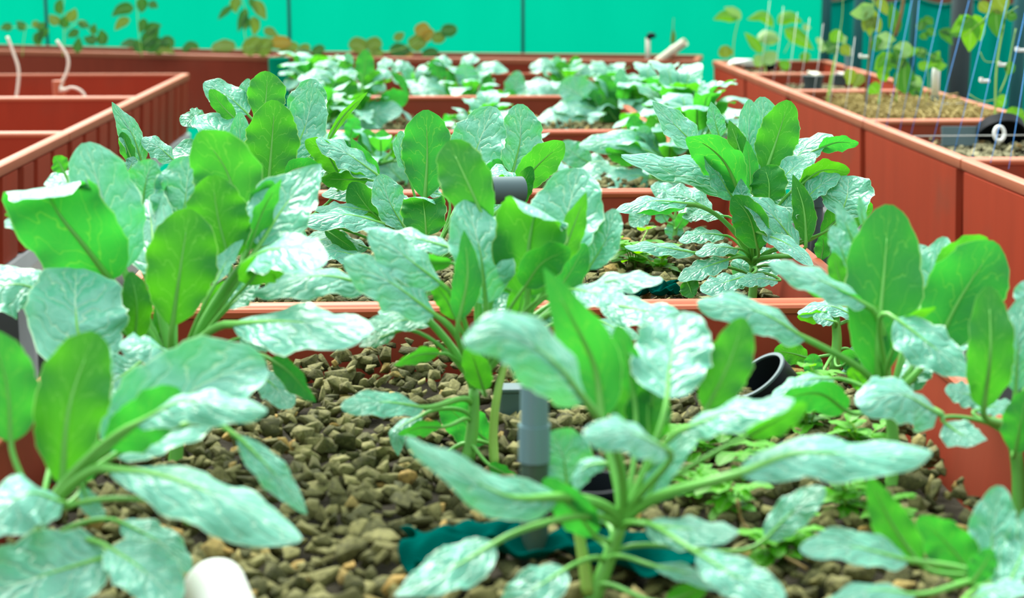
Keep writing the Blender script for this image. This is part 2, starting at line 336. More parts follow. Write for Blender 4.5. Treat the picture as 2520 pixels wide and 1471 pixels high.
def backfill(a, b, label):
    a, b = Vector(a), Vector(b); q = Vector((.2, .98)); d = (b - a).normalized()
    c = [a + d * .06 + q * .05, b - d * .06 + q * .05, b - d * .06 + q * .36, a + d * .06 + q * .36]
    v = [(p.x, p.y, z) for z in (.49, .77) for p in c]
    tag(mesh_obj('soil_fill', v, [(3, 2, 1, 0), (4, 5, 6, 7), (0, 1, 5, 4), (1, 2, 6, 5), (2, 3, 7, 6), (3, 0, 4, 7)], SOIL, None, False), label, 'soil', None, 'stuff')
backfill((-2.75, 9.28), (-.834, 8.484), 'dark soil in the far bed on the hose side'); backfill((-.722, 8.446), (1.222, 8.046), 'dark soil in the far bed between the gaps')
# ---------------------------------------------------------------- leaves and plants
PROF = {'E': (.88, .52, 1.0), 'O': (1.15, .54, 1.0), 'R': (.85, .42, 1.0), 'P': (.70, .85, 1.0), 'L': (.85, .80, 1.0)}
def catmull(P, n):
    P = [Vector(p) for p in P]
    if len(P) == 2: return [P[0].lerp(P[1], i / (n - 1)) for i in range(n)]
    Q = [P[0] * 2 - P[1]] + P + [P[-1] * 2 - P[-2]]; d = [0]
    fine = []
    for i in range(1, len(Q) - 2):
        for k in range(12):
            t = k / 12; a, b, c, e = Q[i - 1], Q[i], Q[i + 1], Q[i + 2]
            fine.append(.5 * (2 * b + (c - a) * t + (2 * a - 5 * b + 4 * c - e) * t * t + (3 * b - a - 3 * c + e) * t ** 3))
    fine.append(P[-1])
    for i in range(1, len(fine)): d.append(d[-1] + (fine[i] - fine[i - 1]).length)
    out = []; j = 0
    for i in range(n):
        s = d[-1] * i / (n - 1)
        while j < len(d) - 2 and d[j + 1] < s: j += 1
        w = (s - d[j]) / max(d[j + 1] - d[j], 1e-9); out.append(fine[j].lerp(fine[j + 1], min(max(w, 0), 1)))
    return out
def leaf_geo(P, nrm, width, prof, cup, rnd, nl=22, nw=11, wave=1.0):
    S = catmull(P, nl); T = [(S[min(i + 1, nl - 1)] - S[max(i - 1, 0)]).normalized() for i in range(nl)]
    k = nl // 2; k = k if len(P) <= 3 else int(nl / (len(P) - 1))
    N = [None] * nl; n = Vector(nrm); N[k] = (n - T[k] * n.dot(T[k])).normalized()
    for i in range(k + 1, nl): N[i] = T[i - 1].rotation_difference(T[i]) @ N[i - 1]
    for i in range(k - 1, -1, -1): N[i] = T[i + 1].rotation_difference(T[i]) @ N[i + 1]
    pa, pe, _ = PROF[prof]; hw = width / 2; ph = rnd.uniform(0, 6.28); ph2 = rnd.uniform(0, 6.28); tw = rnd.uniform(-.25, .25) * wave
    V = []; U = []; L = sum((S[i + 1] - S[i]).length for i in range(nl - 1)); fr = rnd.uniform(2.2, 3.4)
    prm = max(math.sin(math.pi * (i / 200) ** pa) for i in range(1, 200))
    for i in range(nl):
        t = i / (nl - 1); t2 = min(max(t, .004), .996)
        w = (math.sin(math.pi * t2 ** pa) / prm) ** pe
        if prof in 'ER': w = max(w, (1 - (2 * t2 - 1.02) ** 6) ** .5 * .30 if t2 > .5 else 0)
        w = max(w, .05 if t < .5 else .02); t_ = T[i]; nn = N[i]; q = Quaternion(t_, tw * (t - .5)); nn = q @ nn; side = t_.cross(nn)
        for j in range(nw):
            u = 2 * j / (nw - 1) - 1; sg = 1 if u > 0 else -1; au = abs(u)
            ed = 1 + wave * (.035 * math.sin(fr * 6.28 * t * 1.7 + ph * sg) + .025 * math.sin(fr * 6.28 * t * 3.9 + ph2 * sg)) * au
            x = u * hw * w * ed * (1 - .12 * abs(cup) * au)
            z = cup * hw * w * au ** 1.6
            z += wave * hw * w * (.14 * au ** 2 * math.sin(fr * 6.28 * t + ph + (1.9 if sg > 0 else 0)) + .025 * math.sin(6.2 * 6.28 * t - 1.75 * 6.28 * au + sg * 1.4) * au * (1.3 - au))
            V.append(S[i] + side * x + nn * z); U.append(((u + 1) / 2, t))
    F = [(i * nw + j, i * nw + j + 1, (i + 1) * nw + j + 1, (i + 1) * nw + j) for i in range(nl - 1) for j in range(nw - 1)]
    # winding so that the face normal is the upper side
    a, b, c = V[F[0][0]], V[F[0][1]], V[F[0][2]]
    mid = F[(nl // 2) * (nw - 1) + nw // 2]; fn = (V[mid[1]] - V[mid[0]]).cross(V[mid[3]] - V[mid[0]])
    if fn.dot(N[nl // 2]) < 0: F = [f[::-1] for f in F]
    return V, F, U, S, T, N
def bez(a, b, c, d, n):
    return [a * (1 - t) ** 3 + b * 3 * t * (1 - t) ** 2 + c * 3 * t * t * (1 - t) + d * t ** 3 for t in (i / (n - 1) for i in range(n))]
DATA = '''
@cauliflower_plant|brassica|-306,1895,730|vegetable plant|cauliflower plants in the gravel trays|tall leafy plant with broad upright leaves beside the gap at the left tray
K|1,16,78
U|104|R|-10|-18,97,17|-67,24,205;-92,4,250;-115,1,283;-129,7,309;-127,-7,316;-121,-37,317;-115,-64,312
T|85|E|25|42,-88,22|-64,86,207;-76,86,255;-92,98,311;-107,117,351
T|52|E|10|20,-41,89|-121,165,283;-145,169,299;-170,170,296
T|45|E|30|-8,-97,21|-51,161,278;-46,166,304;-38,170,324
T|82|R|25|-25,-88,41|-3,131,243;2,150,284;6,169,328
T|83|E|15|-68,-45,58|-27,74,207;-38,135,252;-60,224,287
U|84|O|-20|9,99,-10|74,107,241;57,122,312;25,124,363
U|76|E|-20|7,99,-9|65,43,224;54,43,271;47,53,320
U|81|O|-20|-28,95,-14|8,-28,163;19,-26,227;28,-3,290
U|37|L|-20|-75,61,25|85,44,233;105,53,283;125,59,315
T|82|P|20|-3,-74,68|99,45,240;128,83,283;166,120,324
T|62|E|-20|-63,-13,77|92,-8,232;115,-56,251;145,-96,260;185,-161,253
U|49|E|-20|-19,78,59|90,-13,206;114,-29,232;150,-20,234
T|110|R|20|31,-67,67|-70,-93,129;-85,-83,176;-98,-11,225
T|81|E|-20|13,-55,83|-134,-5,197;-169,-12,208;-218,-33,192
T|54|E|-30|53,-22,82|29,-124,149;4,-150,169;-24,-168,171
T|81|O|-25|-30,-35,89|80,-70,174;149,-122,187;235,-176,186
U|35|E|-20|-42,88,-20|-39,-1,139;-35,-2,182;-43,15,216
T|26|L|20|-28,-62,73|54,-11,206;66,13,229;83,27,250
U|24|L|-20|19,98,-10|-145,171,309;-151,174,321;-158,176,328
U|37|E|-20|-35,90,25|95,98,252;98,94,282;111,89,309
T|56|E|10|21,-68,70|-14,-113,142;-36,-136,128;-54,-159,110
U|33|L|-30|71,69,-12|120,-60,131;142,-83,122;172,-120,98
T|38|E|-10|4,-59,81|99,-33,108;121,-47,97;140,-72,78
T|31|L|-10|37,-42,83|-171,42,270;-177,32,272;-185,33,272
U|23|E|-20|-50,82,-28|-20,58,130;-18,64,158;-16,80,189
T|39|E|10|-28,-68,67|56,81,159;74,94,175;93,96,189
T|54|E|-20|-42,-47,77|78,5,141;102,-4,150;140,-14,164
U|21|E|-20|-46,88,-10|31,47,137;39,64,172;58,68,195
@cauliflower_plant|brassica|-357,1441,730|vegetable plant|cauliflower plants in the gravel trays|front plant beside the white pipe stub with a ragged holed leaf drooping over gravel
K|1,15,74
U|55|E|-20|-41,88,-26|-24,31,146;-27,41,194;-41,51,242
U|67|O|-20|-39,87,-30|21,21,109;28,35,176;45,76,234
T|63|E|-30|22,-44,87|32,-30,109;8,-57,125;-31,-80,100
T|62|O|-45|-14,-37,92|66,3,129;119,-29,131;178,-65,119;240,-93,94
U|21|L|-20|44,89,13|117,-15,101;141,-27,97;170,-40,90
T|31|L|-15|40,-75,53|173,52,142;204,44,111;235,35,73
T|55|E|15|4,-51,86|71,-30,67;102,-54,56;136,-81,34
T|40|E|-10|40,-55,73|70,31,69;105,26,51;131,20,27
T|81|R|10|22,-66,72|65,-22,56;24,-42,50;-34,-72,40
T|20|E|10|54,-63,56|33,49,96;40,45,80;53,43,71
T|93|R|30|15,-78,60|52,74,125;100,99,154;145,132,176;191,151,181
U|49|E|-20|-41,91,-1|63,26,141;93,29,164;123,53,185
T|43|E|-40|-37,-42,83|93,0,170;137,-17,194;176,-30,192;209,-32,188
U|23|L|-20|-47,88,-2|28,79,91;34,84,116;41,87,133
T|38|E|20|-13,-84,53|15,112,151;32,127,179;42,142,206
@cauliflower_plant|brassica|30,1910,730|vegetable plant|cauliflower plants in the gravel trays|leafy plant rising mid-tray from bare gravel with two thin stems behind the grey standpipe
K|8,14,73
S|120|31,-5,-17;30,4,24;36,13,70;55,46,136
U|63|O|-20|30,92,-26|26,51,256;3,62,307;-19,93,352
T|79|E|20|29,-87,39|22,14,174;16,16,233;2,58,287
U|35|P|-15|-25,93,-27|-10,-47,168;0,-38,215;-3,-18,264
U|87|R|-15|26,96,-11|71,14,183;72,15,238;80,22,278;81,8,284;81,-17,285;81,-33,280
U|50|E|-20|-18,94,29|65,-23,200;85,-29,229;116,-27,243
U|33|P|-10|-26,96,-8|107,19,218;123,27,259;139,35,299
T|95|E|20|-28,-83,49|103,98,203;123,119,259;140,149,312
T|44|E|20|-40,-79,46|147,86,200;167,91,233;179,108,268
T|61|E|-25|49,-66,57|-30,-18,204;-72,-30,239;-108,-23,266
T|48|L|-20|12,-38,92|-13,67,228;-64,72,242;-122,87,250
U|26|E|-20|-10,86,49|-17,55,214;-55,46,216;-93,47,212
T|64|E|-20|52,-65,55|-37,-45,174;-85,-55,212;-135,-68,239
T|58|E|-30|18,-37,91|-111,24,194;-169,-1,210;-238,-32,196
U|26|E|-20|21,97,12|-12,-8,160;-24,-12,185;-40,-7,206
T|35|E|-10|3,-45,89|-42,4,161;-78,-5,158;-124,-14,154
T|50|R|15|-26,-78,57|23,48,138;35,51,157;52,64,173
U|36|E|-20|-25,93,-28|57,27,142;64,32,172;74,47,194
U|24|L|-20|-57,70,44|-31,-15,122;-55,-33,125;-83,-54,118
T|21|L|-10|7,-61,79|-82,12,142;-102,1,136;-123,-9,129
T|39|E|-10|50,-37,79|-51,-65,72;-94,-101,88;-137,-139,92
T|26|L|-30|-30,-56,77|-52,-28,53;-79,-49,41;-79,-65,16
U|27|L|-20|-43,73,53|-30,-51,45;-55,-69,50;-79,-79,45
U|48|R|-10|16,98,-6|25,59,-4;-1,65,17;-29,71,41
T|20|L|-20|5,-31,95|-69,-3,-28;-94,-22,-25;-119,-33,-35
U|23|E|-20|62,77,17|25,-23,-9;44,-36,-16;60,-48,-24
T|48|E|-20|-37,-30,88|126,80,169;175,62,190;228,30,195
T|57|E|-20|-8,-39,92|152,-21,181;199,-54,177;256,-79,166
T|30|L|-10|-5,-45,89|153,24,151;174,1,144;198,-11,136
U|58|E|-20|46,85,-25|58,74,174;32,88,186;22,103,208
U|40|E|-20|-29,95,-9|92,51,171;116,54,192;142,72,232
T|43|E|-10|-26,-41,87|117,-65,205;137,-87,205;170,-110,200
U|32|E|-10|17,86,48|17,-83,96;9,-98,125;1,-112,153
T|39|E|-10|0,-43,90|-41,61,138;-65,74,150;-104,86,150
T|29|E|-10|-33,-59,73|89,75,138;109,77,148;137,66,152
@cauliflower_plant|brassica|-18,2831,730|vegetable plant|cauliflower plants in the gravel trays|sharp upright plant behind the first cross wall, left of the grey pipe end
K|-1,7,32
U|89|O|-15|13,97,-20|-7,33,162;-2,48,234;-4,63,308
T|37|E|20|70,-64,32|-38,64,205;-49,70,235;-46,88,270
T|100|E|20|-17,-88,44|64,75,180;80,95,232;113,129,307
T|82|E|20|24,-92,31|145,115,194;159,136,248;160,158,309
U|59|O|-15|-1,98,19|148,28,170;180,16,216;226,12,258
U|35|E|-20|-17,98,2|151,4,153;158,1,188;172,6,218
U|78|R|-20|22,91,-34|-4,-78,117;-6,-72,148;-9,-57,172;-9,-66,178;-8,-81,177
T|66|E|10|49,-82,31|-41,-15,119;-64,-16,161;-81,-5,207
U|66|E|-20|22,97,8|-66,6,115;-102,5,151;-131,14,191
T|69|E|-20|54,-50,68|-87,45,201;-140,34,240;-187,21,262
U|42|E|-20|-14,83,54|-103,34,194;-140,26,196;-181,17,198
T|51|E|-10|4,-45,89|-84,59,171;-128,51,174;-181,42,167
T|64|E|-30|21,-36,91|-73,-32,129;-136,-66,150;-207,-85,140
T|44|E|-20|17,-35,92|-102,3,146;-145,-13,155;-189,-22,152
U|32|P|-20|23,97,-5|-85,64,197;-111,71,225;-133,79,260
T|64|E|-10|32,-40,86|148,-18,192;124,-24,208;97,-34,204
U|39|E|-10|-14,80,59|94,-38,185;114,-36,196;139,-38,195
U|29|L|-20|58,82,4|-173,-29,121;-144,-54,106;-115,-69,87
T|50|E|-20|26,-32,91|-92,-83,76;-149,-97,95;-196,-116,94
T|46|E|-20|35,-41,84|-103,1,83;-140,-5,98;-173,-12,106
U|37|E|-20|-44,90,2|93,55,191;110,57,205;124,70,220
T|27|E|10|43,-64,64|22,53,164;3,55,171;15,67,183
T|81|E|10|34,-80,50|116,38,110;114,69,161;101,88,201
T|70|E|-20|-25,-39,89|65,54,129;99,44,137;133,21,133
U|46|E|-20|28,93,-24|-33,39,83;-49,48,123;-56,65,156
@cauliflower_plant|brassica|-293,2864,730|vegetable plant|cauliflower plants in the gravel trays|sharp bushy plant with silvery crinkled leaves standing before the left red tray row
K|0,11,56
U|94|E|-12|-24,96,-17|5,19,192;11,32,261;16,45,324
U|69|O|-15|-30,88,-36|-11,88,280;-5,107,323;-3,126,367
T|81|E|20|-10,-90,42|37,73,215;64,106,281;75,127,339
T|76|E|20|-21,-89,41|55,122,258;66,143,313;73,160,351
T|49|E|20|43,-87,23|-33,49,182;-46,62,244;-47,74,301
T|94|E|15|41,-54,74|-52,69,226;-83,78,267;-124,106,292
T|68|E|-10|35,-66,67|-41,143,292;-76,151,323;-117,157,346
U|33|E|-10|26,97,-1|-60,112,287;-80,117,307;-103,124,336
T|31|E|10|-49,-86,12|-34,165,301;-46,171,329;-41,175,351
T|51|P|-20|65,-69,32|-211,52,213;-227,54,267;-259,56,321
U|29|E|-20|36,93,-7|-223,34,219;-233,39,244;-243,45,271
T|50|E|-20|56,-56,61|-161,72,219;-186,68,243;-213,61,257
T|38|E|0|33,-57,76|-116,142,271;-139,135,283;-154,124,275
T|23|E|0|62,-43,66|-115,145,289;-125,137,294;-139,128,300
U|16|L|-20|-39,91,17|101,47,252;130,55,296;172,61,336
U|47|E|-20|16,95,27|122,16,204;101,14,239;69,9,260
U|39|E|-20|-9,97,24|38,-21,206;55,-20,216;92,-20,222
T|29|E|10|-46,-83,32|-229,22,208;-224,24,222;-221,26,232
T|68|E|10|-12,-79,61|39,83,164;59,97,190;94,110,210
U|63|E|-10|36,90,-27|-42,55,161;-71,73,194;-83,91,227
T|63|E|10|-36,-93,9|26,-40,58;47,-44,93;65,-50,121
T|87|E|10|5,-62,79|-86,85,200;-130,102,223;-173,115,228
T|69|E|-20|-23,-44,87|46,-35,91;103,-65,103;158,-90,93
@cauliflower_plant|brassica|518,2767,730|vegetable plant|cauliflower plants in the gravel trays|sharp many-leaved plant in front of the right red tray wall
K|2,12,60
U|71|E|-12|-1,98,-18|26,42,214;46,53,269;65,64,327
T|48|E|20|17,-93,33|5,59,190;3,83,256;7,107,325
T|69|E|20|13,-95,27|30,102,205;33,115,273;34,137,327
T|34|P|20|16,-96,24|-41,116,260;-49,122,289;-55,129,320
T|58|P|5|29,-82,49|-87,55,251;-123,63,285;-162,73,325
U|77|O|-25|28,86,43|-28,-23,182;-55,-31,235;-91,-44,267;-122,-50,278
U|36|P|-20|46,88,-16|-5,65,217;-18,73,257;-30,91,292
U|31|L|-20|-16,96,-21|-5,7,183;-7,15,223;-11,24,265
T|59|E|-10|-46,-53,71|44,39,202;93,47,249;138,49,270
U|36|E|-20|17,81,56|112,36,250;140,27,261;173,15,261
U|48|E|-20|-5,91,42|67,-15,193;106,-11,219;151,-23,220
T|61|E|0|-46,-51,72|33,6,185;60,11,216;103,25,243
T|44|E|10|-42,-59,69|77,-29,173;103,-26,197;135,-24,213
T|90|R|15|-43,-74,52|131,-56,151;141,-51,180;150,-25,212
U|58|E|-20|-22,97,10|106,-32,118;142,-27,147;193,-17,160
U|40|P|-15|42,88,-20|75,-63,110;71,-51,164;56,-30,215
U|65|R|-15|46,84,-28|23,-8,168;23,-2,198;17,14,223
U|60|E|-20|31,94,17|-8,-81,103;-24,-90,154;-50,-82,188
T|74|P|-20|41,-77,48|58,-84,103;12,-91,158;-39,-83,187
T|37|E|-20|6,-57,82|-3,-96,129;33,-121,116;68,-149,87
T|63|E|-20|34,-51,79|-29,36,173;-103,27,212;-219,18,242
T|56|E|-20|38,-58,72|-31,-2,185;-95,-11,226;-164,-27,234
T|51|P|10|44,-85,27|-39,-24,174;-65,-25,215;-91,-27,251
T|44|E|-20|6,-37,93|-118,-42,171;-180,-58,177;-237,-79,164
U|27|E|-20|-27,78,57|-117,-33,166;-166,-51,165;-206,-60,162
T|35|E|-10|10,-42,90|-38,70,133;-75,62,137;-111,52,133
T|42|E|-10|15,-40,90|-42,43,104;-80,26,109;-122,5,100
T|41|E|-20|23,-37,90|-104,-39,89;-165,-54,102;-221,-71,105
T|45|E|-10|-4,-46,89|-49,-43,78;-93,-64,68;-135,-86,52
T|40|E|-20|10,-37,92|-30,-21,92;-66,-38,98;-103,-49,88
T|52|E|-10|1,-41,91|-23,-89,60;-64,-109,53;-105,-130,42
T|36|E|-10|25,-39,89|23,-93,52;-9,-110,59;-46,-130,55
T|84|R|10|-25,-73,63|6,34,17;16,50,49;36,76,77
U|35|E|-20|52,64,-56|-119,-67,48;-115,-79,37;-113,-92,25
U|53|E|-10|-14,85,-51|-2,22,106;12,49,143;13,66,175
T|76|E|0|-61,-58,55|29,-24,140;45,-20,160;57,-17,180
U|31|L|-20|54,82,-17|116,9,66;121,14,93;116,18,111
T|79|E|-10|27,-58,77|-58,82,139;-93,87,159;-134,92,172
T|37|P|10|33,-91,25|-21,-49,158;-29,-43,184;-30,-38,210
@cauliflower_plant|brassica|492,1769,730|vegetable plant|cauliflower plants in the gravel trays|plant with one big smooth upright leaf at the right end of the front tray
K|-2,17,83
U|85|O|-12|8,98,-20|-20,4,118;-22,4,163;-13,26,226;-1,61,299
T|24|P|10|12,-89,44|-26,102,246;-36,107,269;-44,123,293
T|11|L|10|27,-93,24|-11,126,263;-14,129,281;-17,133,300
T|26|E|15|5,-91,41|-38,78,223;-47,83,247;-54,98,270
U|23|E|-20|45,89,-5|-47,43,200;-56,48,222;-63,53,248
T|45|E|-20|49,-52,70|-40,-8,203;-92,-31,232;-152,-44,254
U|24|E|-20|-4,73,68|-39,1,199;-72,-15,214;-113,-30,229
T|47|E|20|-54,-72,42|52,61,161;56,81,210;75,100,256
U|87|O|-15|5,98,-21|44,26,139;75,37,198;116,48,258
U|49|E|-20|-34,94,-5|53,69,199;83,85,232;123,97,253
T|58|P|-20|-5,-71,71|-26,-80,202;1,-106,182;39,-134,152
U|19|E|-30|-28,85,45|-25,-67,167;-15,-71,198;14,-80,214
T|60|R|-35|52,-53,67|6,-130,116;-46,-172,147;-90,-192,140
T|53|E|-25|44,-53,73|-116,-61,179;-171,-82,212;-234,-98,223
U|43|E|-10|-9,99,-13|-28,27,126;-16,31,148;-3,35,170
T|38|E|0|-24,-52,82|76,74,128;93,87,143;114,98,155
T|31|E|0|5,-68,73|63,123,216;61,136,228;60,148,240
T|43|R|-20|-36,-38,85|24,39,95;34,53,117;59,63,121
U|41|E|-30|-24,87,44|-74,-78,105;-108,-92,128;-155,-111,125
T|30|E|-20|4,-31,95|-59,45,108;-94,27,111;-134,5,99
U|21|R|-10|48,87,14|-16,70,88;-25,73,101;-34,75,112
@cauliflower_plant|brassica|602,1674,730|vegetable plant|cauliflower plants in the gravel trays|plant cut off by the photo's edge before the front tray's side wall
K|-9,17,81
U|48|E|-20|11,97,-20|-57,-34,121;-56,-42,182;-51,-10,240
T|39|E|10|4,-92,39|-11,6,127;-8,15,173;3,44,216
T|36|P|-10|-38,-37,85|-90,-17,100;-77,-39,93;-60,-60,94
U|38|E|-20|58,81,-10|-25,-44,77;-22,-48,112;-17,-42,140
T|35|E|-10|11,-63,77|-19,82,99;-45,85,105;-60,86,107
T|47|E|10|14,-89,43|29,57,184;21,62,210;18,76,229
T|28|E|-10|-25,-37,89|-37,51,94;-20,51,98;3,41,101
@cauliflower_plant|brassica|126,1425,730|vegetable plant|cauliflower plants in the gravel trays|front centre plant whose forked pale stem rises right of the grey standpipe
K|33,14,74
S|130|3,2,12;-3,11,51;-9,17,82
U|51|P|-10|15,99,4|18,52,159;12,62,205;-12,53,256;-34,62,295
T|75|E|10|-15,-61,78|74,34,182;83,71,214;103,107,244
U|26|E|-20|42,90,-9|48,65,178;43,71,207;34,78,239
U|44|E|-15|-8,96,-27|113,59,165;133,66,203;150,84,243
T|41|E|-30|-52,-31,80|84,-20,170;118,-48,192;166,-67,206
U|28|E|-30|6,93,36|140,-4,158;159,-13,172;187,-20,191
T|51|E|-30|-13,-50,86|121,-77,147;168,-76,163;225,-79,162;279,-81,164
T|39|R|-30|62,-39,68|51,-118,182;17,-163,208;-18,-181,210
T|46|E|-20|71,-42,56|-27,-27,112;-71,-73,128;-112,-106,160;-154,-137,197
T|56|R|20|16,-95,26|-8,118,77;-12,124,104;-23,129,125
T|20|E|-30|-42,-69,59|22,44,120;3,44,116;-8,40,95
U|33|E|-20|1,99,15|7,-6,70;-15,-20,101;-38,-14,124
T|43|P|-10|19,-54,82|-83,-80,90;-119,-111,80;-164,-142,69
T|40|E|0|4,-65,76|-21,-40,51;-47,-61,43;-77,-73,25
T|39|E|-30|-35,-30,89|49,-35,89;83,-66,95;119,-87,99
T|38|E|-10|-19,-60,78|83,-108,88;109,-132,78;145,-156,67
T|19|L|-10|-24,-41,88|55,-42,54;80,-64,55;106,-87,47
U|45|E|-10|37,86,-35|64,65,130;62,70,157;65,85,182
T|33|E|-10|-37,-74,56|161,5,60;184,9,83;213,12,104
T|27|E|10|-58,-69,43|52,-2,100;73,-6,138;98,-2,162
T|17|E|10|-46,-76,46|7,43,63;18,45,75;22,47,83
U|21|E|-10|40,90,15|66,-49,24;82,-58,34;97,-67,45
T|58|E|-35|65,-71,27|-8,-79,211;-34,-101,247;-73,-114,276;-108,-114,268
U|43|E|-10|30,94,-15|50,77,140;47,83,169;41,90,198
@cauliflower_plant|brassica|473,1368,730|vegetable plant|cauliflower plants in the gravel trays|low front corner plant with cupped pale rosette leaves over brown gravel
K|0,7,34
T|46|E|25|-44,-78,44|11,53,13;20,71,52;31,90,97
U|45|E|-20|30,95,4|-1,46,25;-23,53,53;-51,59,79
U|35|P|-15|32,95,-3|-62,13,53;-85,21,86;-107,31,130
T|40|E|5|33,-46,83|-78,-4,63;-132,-19,81;-177,-37,84
T|29|E|-20|18,-27,95|-80,-38,45;-122,-55,56;-164,-75,51
T|28|E|-20|-61,-14,78|-39,-51,43;-22,-69,60;1,-88,68
T|37|E|20|-59,-56,58|24,34,23;42,50,52;53,66,84
U|24|E|0|1,98,-18|-23,-10,45;-13,-8,59;-6,-5,72
@cauliflower_seedling|brassica|557,2326,730|vegetable plant|cauliflower plants in the gravel trays|slim young plant standing against the dark cross wall near the black pipe mouth
K|1,13,64
T|34|R|-20|1,-48,88|28,12,65;-8,17,79;-52,16,68
U|26|E|-20|1,84,54|-2,14,66;-31,15,65;-53,15,65
T|24|E|-10|9,-65,76|-6,-8,62;-18,-6,65;-35,-5,68
U|33|R|-10|9,99,6|-40,3,8;-63,6,14;-86,7,17
U|27|R|-10|4,98,-20|-53,-99,6;-53,-95,23;-53,-93,36
U|39|E|-20|59,81,-2|-3,-49,8;8,-49,13;14,-62,-1
T|32|E|-10|38,-78,49|20,3,19;37,0,7;43,-4,-10
@cauliflower_seedling|brassica|475,3393,730|vegetable plant|cauliflower plants in the gravel trays|small pale plant against the second cross wall behind the gravel
K|0,8,39
T|45|E|10|-27,-81,53|-49,13,53;-69,12,43;-90,9,27
T|41|E|10|-45,-85,26|-4,0,-2;0,4,19;4,7,37
T|52|E|-10|-7,-59,81|9,9,47;33,10,55;66,8,51
T|37|E|-10|12,-62,78|-16,12,55;-41,15,67;-69,17,67
U|28|E|-10|-21,98,-7|0,-25,27;13,-22,47;21,-18,67
T|35|E|-10|34,-88,34|-16,8,35;-24,11,47;-28,14,63
T|50|E|-10|26,-65,71|1,16,79;-16,20,95;-48,23,103
@cauliflower_plant|brassica|581,4323,730|vegetable plant|cauliflower plants in the gravel trays|soft bluish plant spreading over the second cross wall toward the right
K|-10,9,41
T|60|E|-23|-63,24,73|21,-8,82;39,-15,124;78,-30,135
T|72|R|-15|42,-41,81|-22,21,72;-44,42,121;-81,78,128
T|62|O|-22|1,45,89|-1,-38,55;-2,-78,101;-4,-132,99
T|63|E|2|-25,-32,92|29,36,69;50,64,106;79,100,102
T|68|E|-5|29,8,95|-53,-14,64;-95,-26,101;-145,-39,91
T|59|R|-1|-20,18,96|46,-43,60;72,-67,89;102,-95,79
T|51|O|-16|0,2,100|9,70,51;15,116,70;19,155,47
T|51|E|-13|-4,-9,99|-33,-71,42;-53,-115,56;-68,-149,31
T|87|E|-20|18,-67,72|6,11,53;-105,4,99;-226,-13,88
T|55|E|-20|29,-58,76|-23,-28,58;-89,-38,93;-160,-45,97
T|76|E|0|18,-88,45|-192,46,35;-234,53,60;-262,60,91
U|46|E|-20|11,89,44|-81,-18,44;-118,-23,61;-160,-27,82
T|107|E|-10|11,-53,84|-80,-16,3;-170,-30,17;-262,-49,6
T|76|E|-10|11,-50,86|-5,-53,-9;-91,-64,17;-190,-84,-3
U|53|E|-20|37,93,-5|-56,72,91;-70,79,122;-81,86,155
U|53|E|-20|39,92,-10|-9,30,47;-23,43,105;-38,54,158
T|55|E|10|29,-92,24|-51,18,76;-56,24,107;-61,30,135
U|55|E|-20|-22,97,-6|20,36,32;47,46,83;70,54,132
T|100|E|-10|12,-54,83|-11,-85,-20;-95,-100,-9;-168,-119,-19
T|87|E|-10|-9,-53,84|31,-1,0;83,1,20;135,-4,10
U|41|E|-10|-14,98,-11|78,115,81;100,123,123;116,130,159
T|87|E|-10|5,-54,84|-44,-98,13;34,-124,1;102,-154,-31
T|87|E|-10|13,-70,70|-140,60,14;-203,67,35;-245,71,45
@cauliflower_plant|brassica|-147,4354,730|vegetable plant|cauliflower plants in the gravel trays|soft bluish plant left of the second cross wall, behind the tall smooth leaf
K|-5,6,31
T|63|E|-7|-74,12,67|21,-4,63;37,-6,110;78,-13,125
T|52|R|4|59,-32,74|-24,13,69;-43,24,114;-81,45,124
T|59|O|11|0,51,86|0,-34,74;0,-62,111;1,-103,113
T|53|E|-15|-30,-25,92|31,26,75;56,47,109;89,74,105
T|79|E|8|24,2,97|-47,-5,72;-98,-10,111;-155,-16,96
T|57|R|14|-16,19,97|35,-41,58;62,-73,90;92,-108,79
T|65|O|12|9,-20,98|-25,54,45;-44,96,77;-65,140,64
T|54|E|3|-1,-6,100|-12,-65,54;-20,-110,70;-27,-147,47
T|67|E|-10|17,1,98|73,4,49;127,6,61;167,8,30
T|83|R|-2|-32,6,95|-78,15,41;-142,27,45;-181,34,1
T|87|E|-10|36,-74,57|62,-6,-15;11,7,36;-25,15,66
T|94|E|-10|37,-61,70|52,-40,-37;1,-41,0;-50,-47,12
U|58|E|-10|23,96,-17|-31,14,61;-36,21,97;-41,27,124
U|58|E|-10|-30,95,-9|-11,45,68;0,50,94;5,55,119
T|79|E|-10|39,-61,69|-62,13,51;-103,23,92;-145,29,112
T|79|E|10|10,-61,78|-81,-14,65;-112,-10,80;-143,-9,77
U|47|E|-10|-38,92,-1|-83,44,100;-73,50,131;-62,54,151
T|79|E|-10|20,-60,78|-40,-52,-14;-80,-56,8;-131,-66,-1
@cauliflower_plant|brassica|602,5785,730|vegetable plant|cauliflower plants in the gravel trays|blurred plant with fan-shaped round leaves above the third cross wall
K|-8,5,23
T|78|E|-1|-63,-17,76|22,6,84;48,13,139;101,27,150
T|61|R|-6|60,-48,64|-24,19,84;-36,29,135;-71,56,152
T|63|O|11|-24,58,78|15,-35,68;24,-58,114;42,-101,123
T|63|E|12|-31,-38,87|30,36,50;54,65,99;90,108,99
T|51|E|7|16,-2,99|-54,8,59;-92,13,84;-131,19,70
T|58|R|-18|-18,17,97|46,-43,52;74,-69,81;105,-98,70
T|69|O|-9|0,19,98|1,70,49;2,123,60;3,161,29
T|56|E|-21|-21,-26,94|-50,-61,40;-80,-98,43;-99,-121,10
T|123|R|20|9,-92,38|-74,14,54;-125,25,95;-189,35,131
U|103|R|-10|32,94,-14|-19,6,23;-35,20,91;-46,35,161
U|98|R|-10|-7,97,23|45,12,70;117,17,108;197,14,108
T|121|E|-20|6,-63,78|-69,-24,16;-164,-38,32;-281,-58,7
